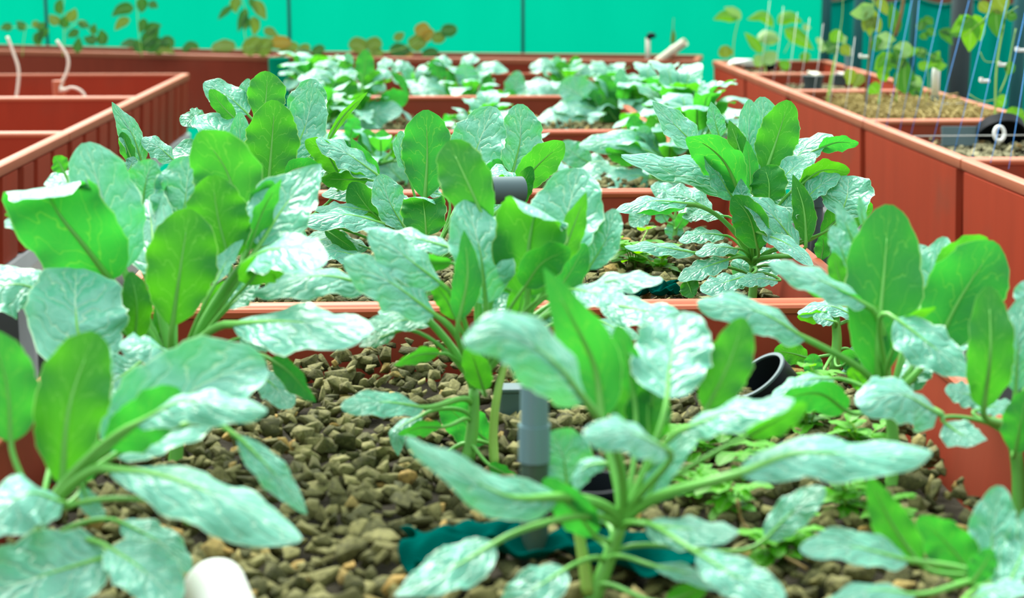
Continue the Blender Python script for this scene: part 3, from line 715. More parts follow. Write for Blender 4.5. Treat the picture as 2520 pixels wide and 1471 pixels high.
T|92|E|-10|7,-57,82|-65,-8,45;-134,-13,60;-218,-21,50
T|57|E|10|-45,-88,15|27,53,67;25,66,128;20,76,179
T|79|E|0|-22,-79,57|64,3,27;116,6,54;172,8,76
U|63|E|-10|-26,96,-12|23,-28,19;37,-20,60;44,-12,100
U|57|E|-10|44,90,-7|-58,-10,38;-72,-1,79;-78,6,113
T|69|E|-10|-83,-54,12|65,51,115;58,57,143;66,61,163
T|69|E|-10|3,-55,83|-96,-47,1;-151,-54,2;-206,-64,-7
U|70|E|-10|37,92,-11|1,-40,7;-26,-30,47;-19,-22,87
@cauliflower_plant|brassica|506,6813,730|vegetable plant|cauliflower plants in the gravel trays|blurred small plant right of centre just before the far red bed
K|0,6,32
T|57|E|-5|-78,-23,58|21,6,90;31,9,134;67,19,153
T|81|R|14|29,-55,78|-14,27,75;-29,54,132;-56,105,142
T|61|O|1|-7,46,88|6,-38,75;11,-71,116;18,-118,115
T|73|E|-5|-35,-37,86|32,34,60;55,58,105;90,95,107
T|75|E|-22|37,4,93|-54,-5,68;-95,-10,109;-147,-15,103
T|68|R|4|-24,9,97|59,-21,58;100,-36,93;147,-52,81
T|64|O|-21|0,2,100|-10,70,47;-18,128,71;-25,178,42
T|54|E|6|0,-1,100|-26,-74,51;-42,-118,70;-55,-155,48
U|103|E|-10|30,94,-14|5,1,8;-11,17,79;-21,30,143
T|74|E|-10|5,-66,75|-27,22,103;-83,30,130;-143,30,117
T|56|R|10|37,-87,32|-8,50,93;-29,58,128;-32,65,160
T|59|E|-10|7,-67,74|30,18,95;66,20,114;108,12,83
T|59|E|-10|-9,-65,75|65,45,85;114,49,112;171,43,96
U|61|E|-10|-20,97,-15|33,57,84;42,64,124;47,71,160
U|55|E|-10|-23,97,12|11,-26,26;51,-21,58;76,-17,82
T|81|E|-10|11,-57,81|-22,-36,19;-71,-41,36;-120,-52,21
@cauliflower_plant|brassica|120,6327,730|vegetable plant|cauliflower plants in the gravel trays|blurred dense plant in the middle of the far trays with shiny crinkled leaves
K|0,7,34
T|61|E|-2|-65,-19,73|21,6,80;41,12,127;85,25,138
T|70|R|-6|51,-44,74|-21,18,76;-43,37,138;-90,77,153
T|68|O|-22|2,52,85|-1,-34,64;-2,-69,112;-4,-122,115
T|55|E|-16|-50,-35,79|33,23,56;53,37,99;88,62,106
T|75|E|-10|38,20,90|-42,-22,59;-77,-41,104;-125,-67,101
T|62|R|-19|-27,32,91|34,-41,53;61,-73,99;97,-116,95
T|55|O|-18|1,-8,100|-11,59,49;-19,105,73;-26,148,54
T|82|E|2|2,7,100|-23,-62,59;-42,-117,88;-60,-167,63
T|65|E|14|15,14,98|54,48,46;98,87,57;129,114,22
T|60|R|-22|-9,3,100|-76,23,41;-125,38,58;-165,50,30
T|90|E|20|22,-95,23|-11,18,88;-20,27,127;-23,35,166
U|50|E|-10|-24,95,-21|-67,7,19;-74,21,85;-77,33,147
T|73|E|-10|-16,-66,74|2,52,105;70,58,150;138,52,135
U|50|R|-10|-25,96,-14|53,11,63;61,16,93;64,22,121
T|82|E|10|-35,-90,26|149,30,27;164,41,83;177,51,136
T|105|E|-10|-28,-64,72|173,1,41;233,6,78;294,6,93
T|82|E|-10|5,-65,76|-82,13,44;-150,21,74;-225,22,62
T|75|E|-10|7,-57,82|-98,-27,0;-165,-30,18;-232,-41,2
U|60|E|-10|-27,95,-13|-105,-32,-30;-98,-24,12;-90,-17,47
U|66|E|-10|24,96,-16|0,-18,14;-6,-8,61;-14,1,105
U|77|E|-10|29,95,-11|-112,75,96;-126,85,141;-140,93,178
T|60|E|-10|10,-59,80|-73,86,156;-103,91,174;-140,91,168
T|60|E|-10|-20,-59,78|-35,84,156;-5,88,178;33,85,174
U|57|R|-10|-24,96,-14|134,-24,11;142,-18,43;147,-12,72
T|100|E|-10|-18,-56,81|59,-33,0;119,-41,23;193,-57,13
T|75|E|-10|17,-58,79|-119,51,76;-157,59,105;-195,59,98
U|51|E|-10|-29,96,7|29,-36,-22;59,-31,12;82,-25,44
T|100|E|-10|-1,-57,82|-46,-55,-28;-135,-59,-19;-224,-70,-40
T|82|E|-10|-55,-68,49|-149,82,119;-180,84,126;-165,78,96
@cauliflower_plant|brassica|-273,5606,730|vegetable plant|cauliflower plants in the gravel trays|blurred glaring white-edged plant in the far trays beside the teal gap
K|1,13,63
T|71|E|-22|-79,30,54|19,-7,68;30,-11,133;78,-30,161
T|67|R|-21|39,-53,75|-15,20,59;-32,42,116;-65,87,129
T|76|O|-23|-17,64,75|8,-29,60;15,-54,114;29,-105,127
T|60|E|11|-20,-67,71|10,33,81;15,53,130;28,97,143
T|70|E|14|57,21,79|-37,-13,66;-64,-24,118;-115,-42,127
T|53|R|13|-55,16,82|42,-12,57;67,-19,99;111,-32,104
T|64|O|-9|0,-34,94|0,48,50;0,92,91;0,146,82
T|51|E|12|10,25,96|-20,-49,66;-34,-84,96;-50,-124,86
T|51|E|0|-6,-4,100|46,34,60;80,58,81;111,81,63
T|65|R|-23|10,-2,99|-60,14,44;-111,26,72;-159,38,51
T|60|O|10|1,-3,100|18,-64,49;32,-115,69;44,-158,43
T|65|E|-16|-1,-1,100|32,64,56;52,105,76;70,141,55
T|72|E|-2|-8,-3,100|-70,-29,44;-126,-53,64;-170,-72,32
T|68|R|-16|18,-1,98|80,-4,51;144,-7,66;191,-9,28
T|40|E|-10|7,-65,76|-36,71,188;-87,77,209;-137,78,204
T|56|E|-10|7,-65,76|-65,35,157;-118,42,180;-167,42,172
U|67|E|-10|16,97,-20|27,59,145;31,70,198;32,81,254
T|33|R|10|48,-81,34|-14,83,203;-23,87,223;-27,91,243
T|52|E|-10|-21,-67,71|74,66,191;101,69,211;125,67,207
T|45|R|-10|-13,-73,68|120,63,184;147,66,204;171,63,194
U|90|E|-10|17,97,-17|-21,-2,84;-31,7,129;-37,17,175
T|52|E|-10|-11,-66,74|55,30,160;88,33,180;121,29,170
U|79|E|-10|-13,96,25|81,-9,75;128,-6,97;174,-5,110
T|108|E|5|-23,-77,59|-11,-49,9;76,-53,55;155,-54,68
T|68|E|-10|20,-63,75|-5,-18,59;-44,-23,79;-83,-34,67
U|30|L|-20|46,88,12|117,52,181;154,45,152;175,33,100
U|68|E|-10|-29,96,2|34,22,115;61,29,154;81,34,187
T|66|E|-10|4,-58,81|34,26,134;68,26,141;101,22,128
U|68|E|-10|24,97,-9|-59,21,89;-79,29,128;-98,37,160
T|89|E|-10|10,-56,82|-31,-37,14;-83,-42,28;-135,-52,16
U|61|E|-10|32,94,-5|-20,65,165;-33,71,191;-46,77,217
T|66|E|-10|-19,-60,78|8,36,180;-32,37,177;-72,36,160
T|112|E|-10|31,-69,66|37,-85,-7;-15,-87,19;-67,-93,33
@cauliflower_plant|brassica|-364,5277,730|vegetable plant|cauliflower plants in the gravel trays|blurred plant tucked behind the sharp bushy plant's silvery tip
K|0,7,37
T|85|E|-22|-85,4,53|22,-1,74;33,-2,148;93,-5,181
T|85|R|-7|46,-66,59|-15,21,101;-24,35,169;-57,82,196
T|73|O|7|-14,79,59|5,-29,86;8,-44,147;17,-94,171
T|67|E|5|-47,-54,70|22,25,70;36,41,123;69,79,139
T|73|E|14|70,-15,70|-37,8,65;-57,12,117;-105,22,132
T|83|R|-8|-41,28,87|34,-23,69;67,-45,121;117,-78,123
T|74|O|8|34,-48,81|-26,37,74;-47,66,133;-83,118,141
T|67|E|9|37,40,84|-33,-36,76;-54,-58,121;-87,-94,125
T|61|E|8|-33,-28,90|41,34,75;67,56,114;103,86,112
T|82|R|-25|20,-5,98|-55,14,59;-110,29,99;-168,44,80
T|74|O|-4|-16,21,96|36,-49,74;65,-87,111;97,-129,98
T|65|E|13|-1,-5,100|19,62,64;35,117,92;50,167,67
T|90|E|12|5,1,100|-67,-16,58;-132,-32,90;-191,-46,61
T|84|R|-10|10,1,99|72,7,49;133,13,68;181,18,35
T|72|O|-8|8,-10,99|-49,59,61;-79,95,88;-108,131,70
T|55|E|-9|1,-10,100|6,-80,48;9,-131,64;12,-171,37
T|60|E|-6|9,17,98|41,74,61;69,126,73;89,163,38
T|79|R|4|-31,-1,95|-88,-3,44;-157,-5,50;-200,-6,5
@cauliflower_plant|brassica|137,5256,730|vegetable plant|cauliflower plants in the gravel trays|blurred low plant directly behind the crinkled upright leaf of mid picture
K|0,7,37
T|64|E|-6|-72,-21,66|20,6,74;37,11,127;82,24,144
T|59|R|7|55,-45,70|-19,15,68;-32,26,112;-64,52,124
T|60|O|-14|-22,66,72|9,-27,66;15,-45,111;28,-87,124
T|73|E|-1|-17,-64,75|8,31,75;15,58,132;30,114,145
T|60|E|-22|66,-3,75|-36,2,50;-57,2,92;-97,4,101
T|68|R|-24|-34,39,86|27,-30,72;48,-55,117;81,-93,118
T|51|O|-4|-8,-56,82|6,44,53;9,69,93;15,111,98
T|63|E|9|10,52,85|-10,-47,46;-16,-79,92;-26,-130,95
T|62|E|-4|-14,-6,99|48,21,51;89,39,79;130,56,62
T|49|R|7|16,-13,98|-43,37,46;-73,63,73;-105,91,61
T|81|O|8|-9,25,96|21,-57,56;40,-106,98;60,-162,84
T|70|E|-25|-8,-11,99|39,51,50;69,90,80;99,129,62
T|59|E|-22|8,4,100|-59,-35,38;-103,-60,65;-145,-84,44
T|61|R|7|11,-7,99|60,-40,41;101,-68,55;132,-89,27
T|71|O|10|-1,1,100|-49,59,43;-85,103,66;-117,141,39
T|77|E|8|-15,-33,93|-34,-73,45;-61,-132,47;-77,-166,2
@cauliflower_plant|brassica|697,4916,730|vegetable plant|cauliflower plants in the gravel trays|soft green plant at the third tray's far corner, covering its side rim
K|0,10,51
T|70|E|4|-74,-3,67|25,1,118;47,2,183;106,4,204
T|86|R|-3|46,-58,68|-18,22,160;-34,43,235;-76,97,258
T|86|O|7|-2,64,77|1,-32,127;2,-68,195;5,-136,208
T|88|E|10|-44,-68,58|19,30,148;28,43,221;62,95,251
T|68|E|-18|66,17,73|-37,-10,128;-63,-17,185;-116,-31,199
T|84|R|-10|-48,42,77|32,-28,104;59,-51,174;112,-97,188
T|70|O|-1|21,-68,70|-13,43,106;-20,66,164;-37,118,181
T|102|E|-3|13,59,80|-11,-48,116;-20,-87,187;-36,-158,198
T|98|E|9|-61,-9,78|52,8,107;92,14,182;168,26,195
T|110|R|-6|46,-31,83|-46,31,110;-86,58,184;-153,103,192
T|63|O|-13|-19,39,90|26,-53,134;43,-89,179;66,-137,176
T|87|E|-17|-18,-45,88|24,58,126;43,106,192;72,177,192
T|92|E|-13|15,18,97|-43,-50,92;-80,-94,134;-121,-142,118
T|86|R|-18|-29,10,95|65,-23,109;126,-44,164;198,-69,150
T|58|O|-2|7,-22,97|-21,69,113;-35,114,147;-50,163,132
T|70|E|-21|2,10,99|-15,-75,105;-26,-128,135;-37,-180,113
T|78|E|-13|-22,-19,96|61,51,85;104,88,132;154,130,119
T|70|R|-13|-3,0,100|-82,-9,79;-146,-16,103;-199,-22,72
T|75|O|9|5,-8,100|43,-75,107;72,-124,125;95,-163,94
T|83|E|5|-1,4,100|-23,87,75;-40,151,100;-54,205,67
T|87|E|-19|-10,-18,98|-44,-82,74;-83,-153,89;-109,-203,41
T|104|R|8|17,6,98|90,34,85;166,63,103;221,84,55
T|89|O|8|-16,20,97|-62,78,91;-111,140,102;-144,182,52
T|80|E|-15|0,-28,96|0,-103,71;0,-169,79;0,-211,37
@cauliflower_plant|brassica|671,4401,730|vegetable plant|cauliflower plants in the gravel trays|soft green plant behind the sharp right plant, at the third tray's end
K|-3,10,47
T|83|E|12|-77,18,61|25,-6,162;41,-9,224;93,-22,247
T|75|R|-18|61,-32,73|-26,14,113;-51,27,179;-107,57,196
T|71|O|10|-14,68,72|7,-32,149;12,-56,206;23,-109,221
T|78|E|15|-20,-63,75|11,35,104;20,64,168;39,125,182
T|101|E|1|57,22,80|-37,-14,102;-78,-30,178;-151,-58,190
T|75|R|-4|-40,52,75|27,-35,132;43,-55,186;75,-97,198
T|93|O|-24|20,-51,83|-18,44,133;-33,84,196;-59,148,202
T|93|E|-22|9,47,88|-10,-50,123;-19,-99,187;-33,-171,187
T|98|E|-8|-26,-18,95|45,32,113;91,64,163;146,103,151
T|74|R|-4|26,-25,93|-43,40,128;-81,76,178;-129,121,170
T|67|O|-10|-21,29,93|36,-51,110;63,-88,154;96,-134,147
T|71|E|-8|-12,-16,98|40,52,110;73,95,147;107,140,130
T|72|E|-13|15,13,98|-52,-46,106;-89,-79,140;-129,-114,124
T|77|R|-21|-16,-1,99|73,5,109;123,8,141;174,12,123
T|72|O|2|2,-8,100|-18,75,111;-30,128,140;-42,178,117
T|68|E|15|-1,-4,100|-24,-77,99;-43,-136,123;-58,-186,92
T|71|E|11|4,4,100|59,60,87;103,106,109;139,143,77
T|74|R|5|7,0,100|-88,-2,77;-151,-3,108;-210,-4,82
T|71|O|-2|7,-10,99|55,-74,70;93,-127,88;123,-167,52
T|87|E|12|1,26,97|3,96,75;6,173,86;8,224,37
T|63|E|14|-6,-14,99|-37,-92,93;-58,-146,107;-73,-185,75
T|74|R|-2|29,7,95|100,24,91;171,41,98;216,52,50
@cauliflower_plant|brassica|-302,4063,730|vegetable plant|cauliflower plants in the gravel trays|soft plant hidden behind the sharp bushy plant in the third tray
K|5,8,38
T|69|E|6|-79,-9,60|22,3,62;37,4,118;84,10,140
T|64|R|9|68,-43,60|-23,15,71;-35,22,125;-74,46,146
T|78|O|10|-23,57,79|12,-30,60;24,-60,118;46,-115,128
T|77|E|-20|-21,-45,87|16,34,72;31,68,121;54,118,122
T|68|E|-7|66,-7,75|-42,5,62;-68,7,116;-120,13,128
T|68|R|-18|-29,18,94|40,-25,51;80,-50,94;128,-81,86
T|62|O|-20|-3,-31,95|5,52,73;9,98,112;14,152,102
T|60|E|-10|8,41,91|-11,-56,68;-19,-95,111;-29,-147,108
T|61|E|-4|-10,-3,99|60,17,65;103,29,90;145,41,72
T|55|R|-23|5,0,100|-67,1,44;-116,1,67;-161,2,46
T|71|O|13|8,-10,99|44,-58,54;83,-108,72;113,-147,37
T|59|E|-21|5,10,99|33,70,44;57,120,60;75,158,30
T|66|E|-2|-1,0,100|-80,-20,42;-136,-33,66;-184,-45,38
T|78|R|-20|21,-9,97|80,-36,38;137,-62,49;176,-79,10
@cauliflower_plant|brassica|189,4186,730|vegetable plant|cauliflower plants in the gravel trays|soft pale plant behind the grey pipe end in the third tray
K|0,6,30
T|54|E|-24|-71,1,71|19,0,73;38,0,121;83,-1,134
T|60|R|-6|33,-51,79|-13,20,60;-26,39,100;-49,74,107
T|50|O|14|-15,59,79|7,-28,49;13,-48,86;22,-85,92
T|74|E|-9|-14,-49,86|10,32,47;20,67,96;36,121,97
T|62|E|2|36,-6,93|-38,7,44;-77,14,83;-125,22,76
T|49|R|9|-24,7,97|41,-13,53;74,-23,79;111,-34,70
T|66|O|-23|24,-31,92|-29,38,46;-55,73,90;-89,117,85
T|64|E|9|19,29,94|-29,-44,55;-53,-81,97;-83,-127,89
T|75|E|-3|-13,-11,99|45,37,47;83,68,79;123,101,62
T|64|R|-23|-7,1,100|-62,11,51;-118,20,70;-164,28,41
T|57|O|5|-5,4,100|50,-46,43;86,-80,68;119,-111,47
T|69|E|-8|9,14,99|40,60,32;73,109,47;98,146,13
@cauliflower_plant|brassica|-480,6667,730|vegetable plant|cauliflower plants in the gravel trays|glaring low plant in the last middle tray, next to the teal post
K|0,8,39
T|64|E|8|-70,-10,71|24,3,105;46,6,161;98,14,177
T|80|R|-12|37,-62,70|-14,24,96;-28,47,165;-61,102,184
T|97|O|-2|-24,66,71|11,-30,91;21,-58,164;45,-123,184
T|74|E|-15|-33,-57,75|18,32,93;31,53,144;56,97,156
T|82|E|-19|50,23,83|-37,-17,126;-74,-35,189;-136,-63,195
T|101|R|-15|-46,19,87|41,-17,108;87,-36,173;155,-65,175
T|81|O|-6|-5,-56,82|4,49,102;7,87,161;13,150,168
T|78|E|8|14,36,92|-19,-50,100;-38,-99,154;-62,-163,147
T|72|E|5|-26,-18,95|47,33,101;88,61,145;138,96,134
T|69|R|-19|20,-13,97|-52,34,103;-97,63,144;-147,95,129
T|98|O|6|-19,19,96|46,-47,76;90,-93,126;139,-144,109
T|71|E|-13|-18,-23,96|43,56,77;71,92,116;103,134,105
T|71|E|-22|18,20,96|-49,-56,87;-83,-93,127;-121,-136,114
T|69|R|-14|-11,2,99|77,-16,74;128,-26,103;176,-36,83
T|71|O|14|4,-15,99|-21,80,79;-35,137,115;-50,194,94
T|78|E|3|-8,-15,99|-41,-77,79;-68,-128,93;-88,-166,59
T|62|E|-17|11,5,99|84,37,64;135,59,80;175,76,49
T|87|R|-1|-26,-4,96|-94,-16,54;-174,-30,65;-226,-39,14
@cauliflower_plant|brassica|-98,6937,730|vegetable plant|cauliflower plants in the gravel trays|blurred plant in the last middle tray between two fuller ones
K|0,7,32
T|62|E|14|-85,-10,51|21,2,53;28,3,108;71,8,133
T|76|R|-12|58,-54,61|-19,18,58;-30,28,117;-67,63,139
T|62|O|-1|-17,51,85|10,-30,50;19,-57,91;33,-100,94
T|55|E|7|-33,-26,91|29,23,49;54,42,83;88,69,81
T|62|E|-21|43,14,89|-40,-13,45;-72,-23,85;-118,-38,84
T|72|R|-6|-39,23,89|41,-24,46;74,-43,90;120,-71,89
T|65|O|4|2,-19,98|-6,53,36;-11,96,66;-16,142,51
T|50|E|-1|1,5,100|-11,-57,47;-18,-100,68;-25,-138,49
T|58|E|-20|3,0,100|64,-3,34;108,-5,51;145,-7,30
T|50|R|6|9,-7,99|-54,43,39;-87,68,63;-119,93,46
T|79|O|-5|-1,6,100|6,-74,32;10,-133,61;15,-187,36
T|71|E|-3|20,27,94|47,65,37;81,112,40;102,140,1
@cauliflower_plant|brassica|735,5808,730|vegetable plant|cauliflower plants in the gravel trays|blurred leafy clump at the fourth tray's end, before the far red bed
K|0,8,41
T|72|E|-25|-87,-15,47|23,4,97;30,5,166;82,14,201
T|75|R|-2|37,-66,65|-14,24,102;-24,44,173;-55,99,197
T|91|O|-13|-9,70,71|4,-32,78;8,-60,146;16,-124,165
T|86|E|-14|-37,-52,77|21,30,77;41,58,143;80,112,156
T|61|E|-5|70,-2,72|-41,1,91;-63,2,144;-114,3,158
T|88|R|2|-34,22,91|38,-24,91;78,-51,143;132,-86,138
T|71|O|-1|17,-44,88|-17,46,83;-33,86,137;-55,144,136
T|91|E|-5|34,29,90|-41,-34,73;-81,-69,135;-138,-117,132
T|89|E|13|-27,-12,96|52,24,73;106,49,123;168,77,109
T|91|R|-22|19,-4,98|-60,13,66;-127,27,112;-196,42,89
T|70|O|2|-6,12,99|29,-59,81;50,-101,109;70,-143,91
T|56|E|11|-3,-10,99|21,67,78;35,114,105;49,159,85
T|88|E|6|5,6,100|-49,-56,53;-89,-101,84;-127,-144,59
T|61|R|-7|-11,7,99|66,-42,54;108,-68,82;148,-93,64
T|78|O|13|-5,9,99|-41,72,49;-70,124,67;-93,164,35
T|70|E|11|-6,-12,99|-38,-78,60;-61,-125,75;-79,-161,45
T|76|E|13|12,21,97|45,79,47;79,140,58;102,181,14
T|82|R|-19|-5,-1,100|-94,-15,42;-166,-27,69;-225,-37,32
@cauliflower_plant|brassica|696,6963,730|vegetable plant|cauliflower plants in the gravel trays|blurred plant in the last middle tray's corner by the far red bed
K|0,6,28
T|55|E|4|-73,-3,69|21,1,45;40,2,95;86,3,110
T|68|R|-3|42,-54,73|-16,21,60;-32,41,117;-66,84,131
T|68|O|7|-2,53,85|1,-32,46;2,-66,96;4,-121,99
T|69|E|10|-38,-58,72|20,31,53;33,50,107;61,94,121
T|53|E|-18|48,13,87|-41,-11,45;-70,-19,84;-114,-30,85
T|66|R|-10|-31,27,91|36,-31,35;68,-59,80;110,-96,76
T|55|O|-1|13,-42,90|-16,51,35;-25,81,72;-39,124,71
T|80|E|-3|6,26,96|-13,-57,37;-24,-106,77;-36,-161,63
T|77|E|9|-23,-4,97|63,10,33;116,18,73;174,27,57
T|86|R|-6|9,-6,99|-57,39,33;-108,73,67;-156,105,43
T|49|O|-13|4,-8,100|32,-67,39;52,-107,53;67,-139,29
T|68|E|-17|3,8,100|30,74,35;54,132,56;73,179,22
@climbing_vine|vine|-2060,8666,786|vine|vines behind the far trays|sparse dark vine sprig crossing the green net at its far end, over the white hose
S|40|-10,0,0;-3,16,79;11,32,159
S|30|-120,34,143;1,30,147;102,26,147
D|51|P|0|30,-83,46|1,26,129;-19,33,159;-39,37,175
D|46|P|0|-8,-97,25|62,25,135;92,28,155;107,30,169
D|46|P|0|-5,-93,36|-59,31,139;-90,34,147;-120,33,135
D|55|P|0|-25,-93,25|81,9,59;66,17,95;102,22,129
Y|41|P|0|-2,-92,40|38,30,155;58,30,159;82,27,151
@climbing_vine|vine|-1868,8657,786|vine|vines behind the far trays|dark vine with drooping side shoots, climbing above the second white hose
S|50|0,0,0;7,24,119;0,42,208;13,64,317
S|40|3,24,119;93,32,178;123,23,139;173,11,89
D|55|P|0|53,-83,16|11,28,139;8,35,175;12,41,202
Y|60|P|0|27,-84,46|-19,33,159;-49,40,188;-65,45,208
Y|60|P|0|-8,-97,23|22,35,178;52,40,208;63,46,238
D|46|P|0|13,-87,47|82,33,178;102,28,159;137,24,147
D|65|P|0|-14,-97,21|182,4,59;197,11,95;189,19,135
D|55|P|0|-2,-91,41|173,11,89;136,11,83;102,15,95
D|41|P|0|-13,-97,21|157,16,109;153,22,139;163,26,163
D|46|P|0|-9,-96,28|82,23,129;41,20,109;21,18,95
D|51|P|0|-13,-97,21|71,1,20;75,9,59;82,17,99
D|37|P|0|-8,-97,23|-70,31,139;-110,25,99;-131,20,69
D|51|P|0|-12,-97,20|-8,43,208;-18,51,248;-4,59,288
@climbing_vine|vine|-1484,8641,786|vine|vines behind the far trays|leafy dark vine standing on the far bed midway between two net posts
S|50|10,0,0;-5,24,119;-12,45,218;-17,65,317
D|65|P|0|-8,-95,30|-28,50,238;-89,51,234;-140,46,198
D|65|P|0|-19,-96,19|3,58,288;12,51,254;8,43,214
Y|51|P|0|-9,-96,27|-49,39,182;-90,38,169;-126,32,129
D|51|P|0|-16,-96,21|12,38,188;16,32,159;1,23,115
D|46|P|0|7,-90,44|43,51,258;69,49,254;89,45,238
D|83|P|0|-11,-96,27|11,12,59;55,18,99;96,24,139
D|78|P|0|-9,-94,32|20,5,30;81,11,69;132,10,75
D|60|P|0|-10,-95,29|31,21,109;62,26,143;109,27,155
D|60|P|0|2,-90,43|102,8,59;142,10,79;168,2,44
D|50|P|0|-5,-84,54|-10,13,59;-60,17,69;-101,16,56
Y|55|P|0|-3,-92,40|71,1,20;116,4,44;172,-4,16
D|60|P|0|41,-84,34|6,4,20;-10,12,56;-19,19,89
@climbing_vine|vine|-948,8618,786|vine|vines behind the far trays|vine with hanging olive leaves just before the net post over the teal gap
S|50|10,0,0;-15,25,119;-8,45,218;-38,66,317
Y|60|P|0|-19,-95,23|-38,60,288;-62,54,254;-55,46,214
D|37|P|0|-12,-95,28|-79,54,248;-115,49,218;-148,43,182
D|51|P|0|-18,-95,24|-8,49,238;-23,39,188;-49,27,123
Y|55|P|0|43,-88,20|26,39,198;38,31,159;31,20,103
Y|65|P|0|31,-88,36|43,55,278;63,44,228;93,33,182
D|51|P|0|-23,-95,21|-14,41,198;-7,33,159;-19,27,129
D|41|P|0|36,-88,32|13,58,288;27,51,258;34,45,228
Y|51|P|0|9,-90,43|82,25,139;118,19,119;153,14,103
@creeping_vine|vine|-847,8414,808|vine|creepers spilling over the far rim|olive creeper sprawling over the far rim around the teal gap, one leaf hanging
S|40|-257,15,19;-98,11,33;60,7,45;217,-9,0
Y|67|R|0|-5,-84,54|-138,14,39;-197,18,45;-256,18,33
Y|87|R|0|-14,-95,30|-99,6,10;-49,13,52;-19,18,83
Y|87|R|0|-14,-94,30|-39,4,10;0,8,39;36,14,77
O|70|R|0|-4,-92,39|30,9,52;79,9,60;135,5,52
Y|62|R|0|-11,-93,34|79,-2,6;123,1,33;168,2,45
D|73|P|0|18,-94,28|186,-103,35;203,-132,-2;220,-123,-57
D|54|R|0|-12,-93,34|237,-10,0;267,-6,25;296,-6,33
Y|54|R|0|-13,-94,33|168,-5,10;198,-3,29;222,0,45
D|41|R|0|-7,-93,36|-395,21,19;-355,25,48;-316,20,33
@creeping_vine|vine|-156,8382,798|vine|creepers spilling over the far rim|yellowing creeper rising from the far rim to the left of a thin net post
S|50|-276,18,29;-99,9,23;20,11,58;90,20,116
Y|83|R|0|3,-91,41|-197,14,29;-236,22,58;-280,23,54
Y|75|R|0|-9,-93,37|-187,15,35;-157,19,62;-118,16,54
D|70|R|0|-5,-92,39|-79,7,19;-39,9,35;20,4,23
O|54|R|0|-7,-92,39|-30,1,0;0,4,19;30,0,8
Y|87|R|0|-9,-92,38|20,8,43;56,11,68;99,8,62
O|70|R|0|-12,-93,36|50,20,107;80,23,132;116,23,139
O|70|R|0|-8,-92,37|80,14,87;110,17,107;135,15,101
Y|66|R|0|-9,-92,38|129,16,107;159,12,93;179,17,120
D|70|R|0|-6,-92,38|169,20,132;208,17,126;248,18,139
D|50|R|0|-8,-92,39|79,-3,4;119,0,23;158,-3,19
Y|45|L|0|-13,-93,35|-62,20,87;-35,21,97;-9,24,116
Y|62|R|0|1,-91,41|-118,5,0;-148,10,19;-187,11,15
@papaya_seedling|vine|1304,7610,823|seedling|seedlings in the right tray row|thin seedling with one round leaf low down and two drooping leaves on top
S|60|5,-10,-46;12,18,89;34,36,186
L|58|P|-20|-5,-92,38|34,36,186;-25,42,199;-80,40,181
G|49|P|-20|4,-95,31|41,35,181;11,44,216;-31,49,234
Y|65|R|10|-33,-92,19|-38,-96,20;-42,-90,50;-38,-86,73
@papaya_seedling|vine|1429,7497,798|seedling|seedlings in the right tray row|stout seedling with pale cupped bud and long bright leaves in a dark pot
S|80|9,-8,-38;1,17,84;10,26,128
S|40|11,6,31;23,27,136;41,34,175;37,37,189
S|40|90,10,66;126,22,136;144,32,189
G|81|R|-40|-5,-84,55|-20,25,119;15,28,140;69,22,122
L|49|P|10|7,-95,29|-8,14,66;-44,24,110;-84,35,154
L|55|P|-30|2,-91,42|41,35,180;2,46,227;-73,46,210
L|67|P|-30|-5,-89,46|64,36,192;109,41,224;171,33,198
L|76|P|-20|8,-93,37|91,30,168;153,21,136;218,7,80
G|67|R|10|-28,-86,43|-9,-45,26;23,-41,52;41,-38,73
G|61|R|0|28,-91,29|-27,-48,9;-31,-43,35;-44,-37,61
L|49|R|0|2,-94,35|51,-102,12;69,-101,21;83,-106,0
G|40|P|0|-7,-83,55|171,28,171;189,28,175;207,27,175
L|49|R|0|-17,-88,45|191,99,25;204,102,43;227,101,43
@staked_vine|vine|1416,6162,759|vine|vines in the right tray row|slender pale stemmed vine with a yellow-green tip just right of the dark corner post
S|120|-6,0,0;13,22,108;34,40,203
S|30|34,41,210;51,61,311;54,79,398
L|50|R|0|-30,-91,30|24,43,217;29,48,242;44,51,260
G|47|P|0|-24,-78,58|39,43,221;54,45,231;68,45,236
D|70|P|0|-24,-82,52|34,41,207;9,40,198;-10,37,181
Y|44|P|0|4,-96,27|46,40,207;64,36,188;78,31,169
G|41|P|0|-3,-73,68|-42,46,217;-31,46,221;-16,45,217
G|41|P|0|1,-74,67|-37,41,195;-20,41,198;-4,39,192
@staked_vine|vine|1417,5652,763|vine|vines in the right tray row|vine on a brown stick with a pale drooping leaf cluster
B|80|1,0,0;15,28,140;27,52,259
S|60|27,52,259;34,65,326;37,81,406
G|60|P|0|-12,-92,37|30,73,366;3,69,339;-42,70,334
G|54|P|0|-36,-87,34|26,73,363;7,67,332;-1,63,310
Y|51|P|0|3,-98,19|34,70,352;26,60,299;23,52,259
Y|42|P|0|-36,-86,35|30,65,326;12,60,299;4,56,275
Y|39|P|0|-3,-98,20|37,65,326;47,59,299;55,53,270
Y|42|P|0|7,-95,32|40,73,368;64,71,363;83,63,328
@staked_vine|vine|1479,5549,772|vine|vines in the right tray row|bushy vine of mixed green leaves with a thick upright cane behind the white pipe
B|140|18,52,257;40,66,333;51,79,399
S|50|-40,6,20;-26,26,124;2,44,216;16,54,268
S|50|20,8,46;28,27,137;48,37,189
D|46|P|0|6,-97,21|22,52,261;16,64,320;6,74,366
G|66|P|0|-24,-78,59|-38,46,216;-11,51,248;22,49,244
G|67|R|0|-51,-75,41|28,37,189;45,42,216;55,46,239
D|52|P|0|7,-97,22|-31,44,209;-38,48,229;-40,54,257
L|50|P|0|-1,-98,20|-12,28,137;-18,37,176;-22,44,209
